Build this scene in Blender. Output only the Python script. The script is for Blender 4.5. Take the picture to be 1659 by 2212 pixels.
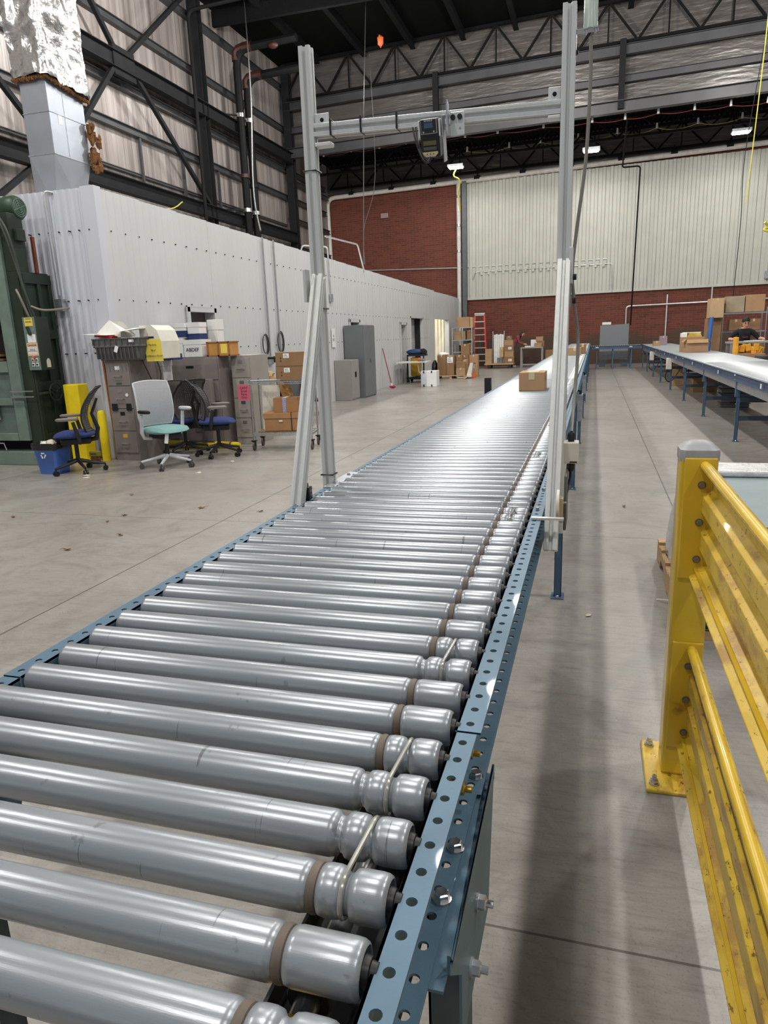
import bpy, math, random
from mathutils import Vector, Matrix
random.seed(7)
for o in list(bpy.data.objects): bpy.data.objects.remove(o)
C = bpy.context.scene
COL = C.collection
PI = math.pi
# ------------------------------------------------------------------ camera
H = 1.46
X_ = Vector((0.95961733, -0.03402374, 0.27924356)); Y_ = Vector((0.27902791, 0.24127166, -0.92947911)); Z_ = Vector((-0.0357492, 0.96986101, 0.24102204))
R = Matrix((X_, Y_, Z_))
cam_d = bpy.data.cameras.new('camera'); cam = bpy.data.objects.new('camera', cam_d); COL.objects.link(cam)
cam_d.sensor_fit = 'HORIZONTAL'; cam_d.sensor_width = 36; cam_d.lens = 36 * 1514 / 1659; cam_d.clip_end = 200; cam_d.clip_start = .03
cam.matrix_world = Matrix.Translation((0, 0, H)) @ R.to_4x4()
C.camera = cam
def ray(px, py): return R @ Vector((px - 829.5, -(py - 1106), -1514))
def ay(px, py, y):                       # the point of a pixel's ray at depth y
    v = ray(px, py) * (y / ray(px, py).y); return v + Vector((0, 0, H))
def ax(px, py, x):
    v = ray(px, py) * (x / ray(px, py).x); return v + Vector((0, 0, H))
def az(px, py, z):
    v = ray(px, py); v = v * ((z - H) / v.z); return v + Vector((0, 0, H))
K = -0.0825                              # the far walls are not quite square to the aisle
def bw(x, y0=33.6, x0=-6.0): return y0 + K * (x - x0)
# ------------------------------------------------------------------ world, exposure, lamps
w = bpy.data.worlds.new('world'); C.world = w; w.use_nodes = True
w.node_tree.nodes['Background'].inputs[0].default_value = (.80, .88, 1, 1); w.node_tree.nodes['Background'].inputs[1].default_value = .52
C.view_settings.view_transform = 'Standard'; C.view_settings.look = 'None'; C.view_settings.gamma = 1
C.view_settings.use_curve_mapping = False; C.view_settings.exposure = -0.45
C.cycles.max_bounces = 6; C.cycles.sample_clamp_indirect = 6
def area(loc, sx, sy, power, col=(1, .97, .92), rot=(0, 0, 0), spread=PI):
    l = bpy.data.lights.new('lamp_light', 'AREA'); l.shape = 'RECTANGLE'; l.size = sx; l.size_y = sy; l.energy = power; l.color = col; l.spread = spread
    o = bpy.data.objects.new('lamp_light', l); o.location = loc; o.rotation_euler = rot; COL.objects.link(o); return o
def bulb(loc, power, col=(1, .975, .93), r=.22):
    l = bpy.data.lights.new('lamp_light', 'POINT'); l.energy = power; l.color = col; l.shadow_soft_size = r
    o = bpy.data.objects.new('lamp_light', l); o.location = loc; COL.objects.link(o); return o
for lx in (-8.5, -2.2, 4.0):
    for ly in (-2.5, 4.0, 10.5, 17.0, 23.5):
        area((lx, ly, 9.9), .3, 1.2, 130 if ly > 0 else 70)
        bulb((lx, ly, 9.6), (850 if ly < 20 else (600 if lx > -5 else 260)) * (1.2 if lx < -5 else 1))
# ------------------------------------------------------------------ materials
def nm(name):
    m = bpy.data.materials.new(name); m.use_nodes = True; nt = m.node_tree
    return m, nt, nt.nodes['Principled BSDF']
def N(nt, t, **kw):
    n = nt.nodes.new(t)
    for k, v in kw.items():
        if k in n.inputs: n.inputs[k].default_value = v
        else: setattr(n, k, v)
    return n
def ramp(nt, fac, stops):
    r = nt.nodes.new('ShaderNodeValToRGB'); e = r.color_ramp.elements
    while len(e) < len(stops): e.new(.5)
    for i, (p, c) in enumerate(stops): e[i].position = p; e[i].color = (*c, 1) if len(c) == 3 else c
    nt.links.new(fac, r.inputs[0]); return r.outputs[0]
def lin(c): return tuple((x / 255 / 12.92 if x / 255 <= .04045 else ((x / 255 + .055) / 1.055) ** 2.4) for x in c)
def M(name, rgb, rough=.5, metal=0., var=.12, scale=6., bump=0., bscale=60., stretch=(1, 1, 1), spec=.5, dark=None, alpha=1, emit=0, coat=0, trans=0):
    """flat colour broken by a soft noise (wear), an optional fine bump and darker specks"""
    m, nt, p = nm(name); c = lin(rgb)
    tc = N(nt, 'ShaderNodeTexCoord'); mp = N(nt, 'ShaderNodeMapping'); mp.inputs['Scale'].default_value = stretch
    nt.links.new(tc.outputs['Object'], mp.inputs[0])
    nz = N(nt, 'ShaderNodeTexNoise', Scale=scale, Detail=5.); nt.links.new(mp.outputs[0], nz.inputs['Vector'])
    lo = tuple(x * (1 - var) for x in c); hi = tuple(min(1, x * (1 + var)) for x in c)
    st = [(.3, lo), (.7, hi)]
    if dark: st = [(dark[0], tuple(lin(dark[1]))), (dark[0] + .06, lo), (.7, hi)]
    nt.links.new(ramp(nt, nz.outputs['Fac'], st), p.inputs['Base Color'])
    p.inputs['Roughness'].default_value = rough; p.inputs['Metallic'].default_value = metal; p.inputs['Specular IOR Level'].default_value = spec
    p.inputs['Coat Weight'].default_value = coat; p.inputs['Transmission Weight'].default_value = trans; p.inputs['Alpha'].default_value = alpha
    if emit: p.inputs['Emission Color'].default_value = (*c, 1); p.inputs['Emission Strength'].default_value = emit
    if bump:
        b = N(nt, 'ShaderNodeBump', Strength=bump, Distance=.01); n2 = N(nt, 'ShaderNodeTexNoise', Scale=bscale, Detail=3.)
        nt.links.new(mp.outputs[0], n2.inputs['Vector']); nt.links.new(n2.outputs['Fac'], b.inputs['Height']); nt.links.new(b.outputs[0], p.inputs['Normal'])
    return m
def zinc_mat():
    m = M('roller_zinc', (151, 156, 161), .31, .42, .05, 3, .03, 60, (.6, 14, 14), spec=.6); nt = m.node_tree; L = nt.links.new; p = nt.nodes['Principled BSDF']
    base = p.inputs['Base Color'].links[0].from_socket; tc = N(nt, 'ShaderNodeTexCoord'); oi = N(nt, 'ShaderNodeObjectInfo')
    sh = N(nt, 'ShaderNodeVectorMath', operation='ADD'); k = N(nt, 'ShaderNodeVectorMath', operation='SCALE'); k.inputs[0].default_value = (37, 11, 23); L(oi.outputs['Random'], k.inputs['Scale']); L(tc.outputs['Object'], sh.inputs[0]); L(k.outputs[0], sh.inputs[1])
    out = base
    for sc_, stretch, lo, hi, amt, col in ((5., (24, 1.0, 1.0), .285, .30, .6, (70, 68, 66)), (3., (.8, 10, 10), .30, .42, .22, (120, 116, 112)), (60., (1, 1, 1), .26, .31, .35, (70, 68, 66))):
        mp = N(nt, 'ShaderNodeMapping'); mp.inputs['Scale'].default_value = stretch; L(sh.outputs[0], mp.inputs[0]); n = N(nt, 'ShaderNodeTexNoise', Scale=sc_, Detail=3.); L(mp.outputs[0], n.inputs['Vector'])
        r = nt.nodes.new('ShaderNodeMapRange'); L(n.outputs['Fac'], r.inputs[0]); r.inputs[1].default_value = lo; r.inputs[2].default_value = hi; r.inputs[3].default_value = amt; r.inputs[4].default_value = 0
        mx = N(nt, 'ShaderNodeMix', data_type='RGBA'); L(r.outputs[0], mx.inputs[0]); L(out, mx.inputs[6]); mx.inputs[7].default_value = (*lin(col), 1); out = mx.outputs[2]
    L(out, p.inputs['Base Color']); return m
zinc = zinc_mat()
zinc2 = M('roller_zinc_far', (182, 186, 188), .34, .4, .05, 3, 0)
galv = M('galvanised', (178, 182, 186), .38, .8, .18, 22, .1, 30)
chrome = M('chrome', (200, 200, 202), .22, .95, .05)
alu = M('anodised_aluminium', (214, 215, 212), .36, .35, .05, 5, .05, 60, (20, 20, 1))
aluslot = M('aluminium_slot', (150, 150, 148), .5, .3, .1)
railblue = M('rail_blue_paint', (76, 106, 126), .5, .05, .14, 9, .06, 80, coat=.05)
railblue2 = M('leg_blue_paint', (72, 100, 126), .45, .1, .14, 9)
black = M('black_plastic', (24, 24, 26), .42, 0, .15)
blackm = M('matt_black', (20, 20, 21), .8, 0, .2)
brownband = M('brown_drive_ring', (96, 84, 74), .6, 0, .25, 30)
clearband = M('clear_urethane_band', (140, 138, 128), .22, 0, .1, 30, spec=.7, coat=.4)
gold = M('yellow_zinc', (186, 150, 66), .35, .8, .2)
yspool = M('spool_yellow', (170, 140, 30), .45, 0, .2)
yellow = M('safety_yellow', (212, 176, 44), .33, 0, .10, 5, .04, 90, coat=.25, dark=(.27, (150, 112, 30)))
def worn(m):
    nt = m.node_tree; L = nt.links.new; p = nt.nodes['Principled BSDF']; base = p.inputs['Base Color'].links[0].from_socket; tc = N(nt, 'ShaderNodeTexCoord'); out = base
    for sc_, stretch, lo, hi, amt, col in ((2.6, (2.5, 1.1, 3.5), .50, .60, .72, (160, 116, 58)), (60., (1, .5, 1), .60, .64, .8, (70, 48, 26))):
        mp = N(nt, 'ShaderNodeMapping'); mp.inputs['Scale'].default_value = stretch; L(tc.outputs['Object'], mp.inputs[0]); n = N(nt, 'ShaderNodeTexNoise', Scale=sc_, Detail=8., Roughness=.7); L(mp.outputs[0], n.inputs['Vector'])
        r = nt.nodes.new('ShaderNodeMapRange'); L(n.outputs['Fac'], r.inputs[0]); r.inputs[1].default_value = lo; r.inputs[2].default_value = hi; r.inputs[3].default_value = 0; r.inputs[4].default_value = amt
        mx = N(nt, 'ShaderNodeMix', data_type='RGBA'); L(r.outputs[0], mx.inputs[0]); L(out, mx.inputs[6]); mx.inputs[7].default_value = (*lin(col), 1); out = mx.outputs[2]
    L(out, p.inputs['Base Color']); return m
yellow_worn = worn(M('worn_safety_yellow', (214, 180, 56), .38, 0, .06, 5, .03, 90, coat=.1))
yellow2 = M('bollard_yellow', (232, 204, 20), .45, 0, .08, 7)
grime = M('scuffed_yellow', (176, 140, 62), .55, 0, .3, 18, .1, 90, (1, 1, 4))
capgrey = M('grey_rubber_cap', (150, 151, 152), .5, 0, .08, 30)
steel_dark = M('dark_steel', (26, 27, 29), .75, 0, .2, 3, spec=.2)
steel_black = M('black_pipe_paint', (14, 14, 15), .65, 0, .2, spec=.2)
girt = M('girt_steel', (66, 66, 68), .5, .2, .15, 2)
white = M('white_paint', (226, 226, 224), .5, 0, .04, 3)
offwhite = M('office_siding', (203, 204, 204), .38, .05, .035, 1.2)
cream = M('cream_plastic', (216, 212, 198), .5, 0, .06)
card = M('cardboard', (168, 134, 98), .8, 0, .08, 5)
card2 = M('cardboard_dark', (140, 108, 76), .82, 0, .1, 5)
card3 = M('cardboard_pale', (186, 156, 118), .8, 0, .08, 5)
tape = M('packing_tape', (198, 178, 144), .35, 0, .05)
paper = M('paper', (232, 230, 222), .7, 0, .04)
paperw = M('white_label', (236, 236, 236), .6, 0, .03)
ink = M('printed_ink', (40, 42, 58), .7, 0, .1)
pink = M('pink_sign', (196, 92, 112), .7, 0, .04)
ysign = M('yellow_sheet', (232, 208, 84), .6, 0, .05)
orange_s = M('pale_orange_sign', (224, 190, 138), .6, 0, .05)
red = M('red_paint', (176, 36, 32), .45, 0, .1)
redp = M('red_fibreglass', (190, 48, 36), .45, 0, .1)
filegrey = M('filing_grey', (134, 125, 121), .42, .1, .07, 4, coat=.1)
fileg2 = M('filing_beige', (160, 154, 146), .42, .1, .05, 4)
lockgrey = M('locker_grey', (112, 116, 118), .5, .1, .07, 4)
taupe = M('cabinet_taupe', (150, 145, 141), .5, .05, .05, 4)
toteg = M('tote_grey', (92, 92, 91), .55, 0, .1)
wood = M('pale_pallet_wood', (186, 152, 112), .8, 0, .2, 8, .1, 40, (1, 12, 12))
woodb = M('wooden_box', (150, 98, 52), .6, 0, .15, 8)
greenl = M('baler_green_light', (108, 126, 116), .5, .05, .16, 5, .08, 60)
greend = M('baler_green_dark', (34, 46, 34), .55, .05, .25, 5)
blue_f = M('blue_fabric', (48, 62, 116), .9, 0, .12, 60, .2, 300)
teal_f = M('teal_fabric', (122, 162, 160), .9, 0, .08, 60, .2, 300)
light_f = M('light_grey_mesh', (166, 166, 170), .85, 0, .06, 60, .2, 300)
chair_w = M('chair_pale_plastic', (196, 198, 200), .45, 0, .05)
chair_k = M('chair_black_plastic', (32, 32, 35), .5, 0, .15)
meshk = M('chair_grey_mesh', (88, 86, 84), .7, 0, .1)
armg = M('armrest_grey', (128, 120, 114), .6, 0, .08)
binb = M('bin_blue', (72, 106, 178), .4, 0, .07)
bag = M('black_liner', (16, 16, 18), .3, 0, .3, 20, .5, 30, coat=.3)
foil = M('foil_insulation', (190, 190, 188), .27, .92, .10, 5, 1., 17)
duct_m = M('duct_sheet', (172, 178, 188), .34, .75, .08, 3, .1, 6)
fibre = M('brown_fibre_insulation', (110, 74, 40), 1, 0, .4, 40, .5, 60)
orange = M('orange_plastic', (196, 92, 48), .5, 0, .1)
copperred = M('red_elbow', (62, 30, 25), .5, .1, .3)
purple = M('rack_purple_steel', (84, 66, 74), .5, .2, .12)
plaid = M('plaid_shirt', (136, 66, 70), .9, 0, .5, 30)
denim = M('denim', (70, 88, 120), .9, 0, .15, 20)
skin = M('skin', (206, 152, 126), .55, 0, .06)
hair1 = M('brown_hair', (70, 46, 34), .7, 0, .2)
hair2 = M('dark_hair', (26, 20, 20), .7, 0, .2)
tee = M('black_tshirt', (22, 24, 28), .9, 0, .1)
shoe = M('pale_shoe', (190, 190, 190), .7)
leafm = M('dry_leaf', (132, 96, 64), .9, 0, .4, 20)
crumb = M('paper_scrap', (214, 206, 186), .8)
wrap = M('stretch_wrap', (142, 142, 150), .25, 0, .35, 9, .8, 14, (1, 1, 3), coat=.6)
wrapw = M('white_stretch_wrap', (206, 206, 206), .3, 0, .2, 9, .8, 24, coat=.5)
bluegrey = M('blue_grey_sheet', (112, 128, 130), .5, 0, .1)
lampm = M('lamp_glow', (255, 250, 240), .5, 0, 0, emit=60)
warmw = M('warm_white_panel', (240, 236, 220), .5, 0, .03)
greenglass = M('green_beacon_dome', (208, 222, 212), .25, 0, .03, trans=.25)
foamg = M('grey_board', (120, 124, 128), .7, 0, .1, 60)
darkgap = M('dark_interior', (12, 12, 13), .9)

def concrete():
    m, nt, p = nm('concrete_floor'); L = nt.links.new
    tc = N(nt, 'ShaderNodeTexCoord'); o = tc.outputs['Object']
    n1 = N(nt, 'ShaderNodeTexNoise', Scale=.45, Detail=7., Roughness=.6); n2 = N(nt, 'ShaderNodeTexNoise', Scale=2.2, Detail=9., Roughness=.75, Distortion=1.0); n3 = N(nt, 'ShaderNodeTexNoise', Scale=140., Detail=2.)
    for n in (n1, n2, n3): L(o, n.inputs['Vector'])
    c1 = ramp(nt, n1.outputs['Fac'], [(.25, lin((150, 144, 138))), (.55, lin((170, 166, 160))), (.8, lin((180, 176, 171)))])
    c2 = ramp(nt, n2.outputs['Fac'], [(.28, lin((176, 172, 170))), (.5, lin((224, 222, 220))), (.75, lin((250, 250, 250)))])
    c3 = ramp(nt, n3.outputs['Fac'], [(.28, lin((196, 192, 190))), (.42, (1, 1, 1))])
    mx = N(nt, 'ShaderNodeMix', data_type='RGBA', blend_type='MULTIPLY'); mx.inputs[0].default_value = .85; L(c1, mx.inputs[6]); L(c2, mx.inputs[7])
    mx2 = N(nt, 'ShaderNodeMix', data_type='RGBA', blend_type='MULTIPLY'); mx2.inputs[0].default_value = .5; L(mx.outputs[2], mx2.inputs[6]); L(c3, mx2.inputs[7])
    # fine scratches
    mp = N(nt, 'ShaderNodeMapping'); mp.inputs['Scale'].default_value = (2.2, 16, 1); mp.inputs['Rotation'].default_value = (0, 0, .12); L(o, mp.inputs[0])
    n4 = N(nt, 'ShaderNodeTexNoise', Scale=3., Detail=8., Roughness=.8, Distortion=.4); L(mp.outputs[0], n4.inputs['Vector'])
    c4 = ramp(nt, n4.outputs['Fac'], [(.30, lin((205, 202, 200))), (.5, (1, 1, 1))])
    mx3 = N(nt, 'ShaderNodeMix', data_type='RGBA', blend_type='MULTIPLY'); mx3.inputs[0].default_value = .8; L(mx2.outputs[2], mx3.inputs[6]); L(c4, mx3.inputs[7])
    # saw-cut joints every 3.66 m
    sx = N(nt, 'ShaderNodeSeparateXYZ'); L(o, sx.inputs[0]); fac = None
    nd = N(nt, 'ShaderNodeTexNoise', Scale=5.); L(o, nd.inputs['Vector'])
    for k, off in ((0, .68), (1, 5.14)):
        a = N(nt, 'ShaderNodeMath', operation='SUBTRACT'); L(sx.outputs[k], a.inputs[0]); a.inputs[1].default_value = off
        b = N(nt, 'ShaderNodeMath', operation='PINGPONG'); L(a.outputs[0], b.inputs[0]); b.inputs[1].default_value = 1.83
        c = N(nt, 'ShaderNodeMath', operation='LESS_THAN'); L(b.outputs[0], c.inputs[0]); c.inputs[1].default_value = .0055 if k == 0 else .004
        if fac is None: fac = c
        else:
            d = N(nt, 'ShaderNodeMath', operation='MAXIMUM'); L(fac.outputs[0], d.inputs[0]); L(c.outputs[0], d.inputs[1]); fac = d
    sc = N(nt, 'ShaderNodeMath', operation='MULTIPLY'); L(fac.outputs[0], sc.inputs[0]); sc.inputs[1].default_value = .72
    mx4 = N(nt, 'ShaderNodeMix', data_type='RGBA'); L(sc.outputs[0], mx4.inputs[0]); L(mx3.outputs[2], mx4.inputs[6]); mx4.inputs[7].default_value = (*lin((52, 48, 44)), 1)
    L(mx4.outputs[2], p.inputs['Base Color'])
    rr = ramp(nt, n2.outputs['Fac'], [(.3, (.42,) * 3), (.7, (.24,) * 3)]); L(rr, p.inputs['Roughness'])
    p.inputs['Specular IOR Level'].default_value = .45
    b = N(nt, 'ShaderNodeBump', Strength=.05, Distance=.01); L(n4.outputs['Fac'], b.inputs['Height']); L(b.outputs[0], p.inputs['Normal'])
    return m
def brick():
    m, nt, p = nm('red_brick'); L = nt.links.new
    tc = N(nt, 'ShaderNodeTexCoord'); s = N(nt, 'ShaderNodeSeparateXYZ'); c = N(nt, 'ShaderNodeCombineXYZ'); L(tc.outputs['Object'], s.inputs[0]); L(s.outputs[0], c.inputs[0]); L(s.outputs[2], c.inputs[1])
    b = N(nt, 'ShaderNodeTexBrick'); b.offset = .5
    for k, v in (('Scale', 1.), ('Mortar Size', .008), ('Brick Width', .30), ('Row Height', .09), ('Color1', (*lin((112, 54, 38)), 1)), ('Color2', (*lin((88, 42, 31)), 1)), ('Mortar', (*lin((104, 78, 66)), 1)), ('Bias', -.2)): b.inputs[k].default_value = v
    L(c.outputs[0], b.inputs['Vector'])
    n = N(nt, 'ShaderNodeTexNoise', Scale=.9, Detail=6.); L(tc.outputs['Object'], n.inputs['Vector'])
    # soot and grime low on the wall
    a = N(nt, 'ShaderNodeMath', operation='MULTIPLY_ADD'); L(n.outputs['Fac'], a.inputs[0]); a.inputs[1].default_value = 1.2; L(s.outputs[2], a.inputs[2])
    g = ramp(nt, a.outputs[0], [(.0, lin((70, 62, 50))), (1., lin((70, 62, 50)))])
    r = nt.nodes.new('ShaderNodeMapRange'); L(a.outputs[0], r.inputs[0]); r.inputs[1].default_value = 1.7; r.inputs[2].default_value = 1.95; r.inputs[3].default_value = .75; r.inputs[4].default_value = 0
    mx = N(nt, 'ShaderNodeMix', data_type='RGBA'); L(r.outputs[0], mx.inputs[0]); L(b.outputs['Color'], mx.inputs[6]); L(g, mx.inputs[7])
    L(mx.outputs[2], p.inputs['Base Color']); p.inputs['Roughness'].default_value = .8
    bp = N(nt, 'ShaderNodeBump', Strength=.4, Distance=.01); L(b.outputs['Fac'], bp.inputs['Height']); bp.invert = True; L(bp.outputs[0], p.inputs['Normal'])
    return m
def streaked(name, rgb, rgb2, rough, metal, sc=(3, 3, .12)):
    """insulation facing with vertical runs and wrinkles"""
    m, nt, p = nm(name); L = nt.links.new
    tc = N(nt, 'ShaderNodeTexCoord'); mp = N(nt, 'ShaderNodeMapping'); mp.inputs['Scale'].default_value = sc; L(tc.outputs['Object'], mp.inputs[0])
    n = N(nt, 'ShaderNodeTexNoise', Scale=1.6, Detail=6., Distortion=.3); L(mp.outputs[0], n.inputs['Vector'])
    L(ramp(nt, n.outputs['Fac'], [(.3, lin(rgb2)), (.65, lin(rgb))]), p.inputs['Base Color']); p.inputs['Roughness'].default_value = rough; p.inputs['Metallic'].default_value = metal
    b = N(nt, 'ShaderNodeBump', Strength=.5, Distance=.05); n2 = N(nt, 'ShaderNodeTexNoise', Scale=2.5, Detail=3.); L(mp.outputs[0], n2.inputs['Vector']); L(n2.outputs['Fac'], b.inputs['Height']); L(b.outputs[0], p.inputs['Normal'])
    return m
floor_m = concrete(); brick_m = brick()
insul = streaked('wall_insulation', (164, 156, 152), (112, 102, 98), .42, .1)
upper = streaked('upper_wall_panel', (98, 93, 90), (80, 76, 74), .34, .25, (.4, 3, 3))
siding = M('cream_siding', (188, 188, 178), .5, 0, .05, 2)
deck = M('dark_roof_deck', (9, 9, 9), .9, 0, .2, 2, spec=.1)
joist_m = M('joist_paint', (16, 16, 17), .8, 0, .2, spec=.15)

# ------------------------------------------------------------------ mesh helpers
class G:
    def __init__(s): s.v = []; s.f = []; s.mi = []; s.sm = []
    def add(s, vs, fs, mi=0, smooth=False):
        b = len(s.v); s.v += [tuple(v) for v in vs]
        for f in fs: s.f.append(tuple(i + b for i in f)); s.mi.append(mi); s.sm.append(smooth)
        return s
    def box(s, x0, x1, y0, y1, z0, z1, mi=0):
        vs = [(x, y, z) for z in (z0, z1) for y in (y0, y1) for x in (x0, x1)]
        return s.add(vs, [(0, 2, 3, 1), (4, 5, 7, 6), (0, 1, 5, 4), (2, 6, 7, 3), (0, 4, 6, 2), (1, 3, 7, 5)], mi)
    def obox(s, c, size, rot=None, mi=0):
        rot = rot or Matrix.Identity(3); c = Vector(c); h = [a / 2 for a in size]
        vs = [c + rot @ Vector((x * h[0], y * h[1], z * h[2])) for z in (-1, 1) for y in (-1, 1) for x in (-1, 1)]
        return s.add(vs, [(0, 2, 3, 1), (4, 5, 7, 6), (0, 1, 5, 4), (2, 6, 7, 3), (0, 4, 6, 2), (1, 3, 7, 5)], mi)
    def bar(s, a, b, wd, dp, mi=0, up=(0, 0, 1)):
        a = Vector(a); b = Vector(b); d = (b - a); L = d.length; d.normalize(); up = Vector(up)
        if abs(d.dot(up)) > .98: up = Vector((0, 1, 0))
        x = d.cross(up).normalized(); z = x.cross(d)
        return s.obox((a + b) / 2, (wd, L, dp), Matrix((x, d, z)).transposed(), mi)
    def cyl(s, a, b, r, n=14, r1=None, cap=True, mi=0):
        a = Vector(a); b = Vector(b); return s.lathe(a, b - a, [(0, r), (1, r if r1 is None else r1)], n, cap, mi, True)
    def lathe(s, o, d, prof, n=16, cap=True, mi=0, norm=False):
        o = Vector(o); d = Vector(d); L = d.length if norm else 1; u = d.normalized()
        t = Vector((0, 0, 1)) if abs(u.z) < .9 else Vector((1, 0, 0)); x = u.cross(t).normalized(); y = u.cross(x)
        vs = []; fs = []
        for (q, r) in prof:
            for k in range(n):
                a = 2 * PI * k / n; vs.append(o + u * (q * L) + (x * math.cos(a) + y * math.sin(a)) * r)
        for i in range(len(prof) - 1):
            for k in range(n):
                k2 = (k + 1) % n; fs.append((i * n + k, i * n + k2, (i + 1) * n + k2, (i + 1) * n + k))
        s.add(vs, fs, mi, True)
        if cap:
            m_ = len(prof) - 1; s.add(vs[:n], [tuple(range(n))[::-1]], mi); s.add(vs[m_ * n:], [tuple(range(n))], mi)
        return s
    def tube(s, pts, r, n=8, mi=0, closed=False, cap=True):
        pts = [Vector(p) for p in pts]; m = len(pts); vs = []; fs = []; px = None
        for i, p in enumerate(pts):
            if closed: d = pts[(i + 1) % m] - pts[i - 1]
            else: d = pts[min(i + 1, m - 1)] - pts[max(i - 1, 0)]
            d.normalize()
            if px is None:
                t = Vector((0, 0, 1)) if abs(d.z) < .9 else Vector((1, 0, 0)); x = d.cross(t).normalized()
            else:
                x = px - d * px.dot(d); x.normalize()
            px = x; y = d.cross(x); rr = r[i] if isinstance(r, (list, tuple)) else r
            for k in range(n): a = 2 * PI * k / n; vs.append(p + (x * math.cos(a) + y * math.sin(a)) * rr)
        for i in range(m if closed else m - 1):
            j = (i + 1) % m
            for k in range(n): k2 = (k + 1) % n; fs.append((i * n + k, i * n + k2, j * n + k2, j * n + k))
        s.add(vs, fs, mi, True)
        if not closed and cap: s.add(vs[:n], [tuple(range(n))[::-1]], mi); s.add(vs[-n:], [tuple(range(n))], mi)
        return s
    def prism(s, poly, o, u, v, wv, mi=0, smooth=False):
        """polygon in the plane o + a*u + b*v, extruded along wv"""
        o, u, v, wv = map(Vector, (o, u, v, wv)); n = len(poly)
        A = [o + u * a + v * b for a, b in poly]; B = [p + wv for p in A]
        s.add(A + B, [(i, (i + 1) % n, (i + 1) % n + n, i + n) for i in range(n)], mi, smooth)
        s.add(A, [tuple(range(n))[::-1]], mi); s.add(B, [tuple(range(n))], mi); return s
    def sheet(s, prof, o, u, v, wv, th, mi=0):
        """open profile extruded, given a thickness by offsetting along its normal"""
        o, u, v, wv = map(Vector, (o, u, v, wv)); n = len(prof); q = []
        for i, (a, b) in enumerate(prof):
            a0, b0 = prof[max(i - 1, 0)]; a1, b1 = prof[min(i + 1, n - 1)]; l = math.hypot(a1 - a0, b1 - b0) or 1
            q.append((a - (b1 - b0) / l * th, b + (a1 - a0) / l * th))
        P = list(prof) + q[::-1]; m = len(P); A = [o + u * a + v * b for a, b in P]; B = [p + wv for p in A]
        s.add(A + B, [(i, (i + 1) % m, (i + 1) % m + m, i + m) for i in range(m)], mi)
        for i in range(n - 1):
            s.add([A[i], A[i + 1], A[m - 2 - i], A[m - 1 - i]], [(0, 1, 2, 3)], mi); s.add([B[i], B[i + 1], B[m - 2 - i], B[m - 1 - i]], [(3, 2, 1, 0)], mi)
        return s
    def ball(s, c, r, n=10, m=7, sc=(1, 1, 1), mi=0, jit=0):
        c = Vector(c); vs = []; fs = []
        for i in range(m + 1):
            t = PI * i / m
            for k in range(n):
                a = 2 * PI * k / n; j = 1 + random.uniform(-jit, jit)
                vs.append(c + Vector((math.sin(t) * math.cos(a) * sc[0], math.sin(t) * math.sin(a) * sc[1], math.cos(t) * sc[2])) * r * j)
        for i in range(m):
            for k in range(n): k2 = (k + 1) % n; fs.append((i * n + k, (i + 1) * n + k, (i + 1) * n + k2, i * n + k2))
        return s.add(vs, fs, mi, True)
    def build(s, name, mats, parent=None, w=False, bevel=0, label=None, ang=35, loc=None):
        me = bpy.data.meshes.new(name); v = s.v
        if parent is not None and w:
            inv = (Matrix.Translation(parent.location) @ parent.rotation_euler.to_matrix().to_4x4()).inverted()
            v = [tuple(inv @ Vector(p)) for p in v]
        if loc is not None: v = [(a - loc[0], b - loc[1], c - loc[2]) for a, b, c in v]
        me.from_pydata(v, [], s.f); mats = mats if isinstance(mats, (list, tuple)) else [mats]
        for m in mats: me.materials.append(m)
        me.polygons.foreach_set('material_index', s.mi); me.polygons.foreach_set('use_smooth', s.sm)
        me.update()
        if any(s.sm): me.set_sharp_from_angle(angle=math.radians(ang))
        o = bpy.data.objects.new(name, me); COL.objects.link(o)
        if parent is not None: o.parent = parent
        if loc is not None: o.location = loc
        if bevel:
            b = o.modifiers.new('bevel', 'BEVEL'); b.width = bevel; b.segments = 2; b.limit_method = 'ANGLE'; b.harden_normals = False
        if label: o['label'] = label
        return o
def thing(name, label, cat, loc=(0, 0, 0), rz=0, group=None, rot=None):
    o = bpy.data.objects.new(name, None); COL.objects.link(o); o.empty_display_size = .1
    o.location = loc; o.rotation_euler = rot or (0, 0, rz); o['label'] = label; o['category'] = cat
    if group: o['group'] = group
    return o
def tag(o, label, cat, group=None, kind=None):
    o['label'] = label; o['category'] = cat
    if group: o['group'] = group
    if kind: o['kind'] = kind
    return o
def struct(o, label=None):
    o['kind'] = 'structure'
    if label: o['label'] = label
    return o
def dup(root, loc=None, rz=None, label=None, rot=None):
    r = root.copy(); COL.objects.link(r)
    if loc is not None: r.location = loc
    if rz is not None: r.rotation_euler = (0, 0, rz)
    if rot is not None: r.rotation_euler = rot
    if label: r['label'] = label
    for ch in list(root.children):
        c = ch.copy(); COL.objects.link(c); c.parent = r
        for g in list(ch.children):
            d = g.copy(); COL.objects.link(d); d.parent = c
    return r
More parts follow.
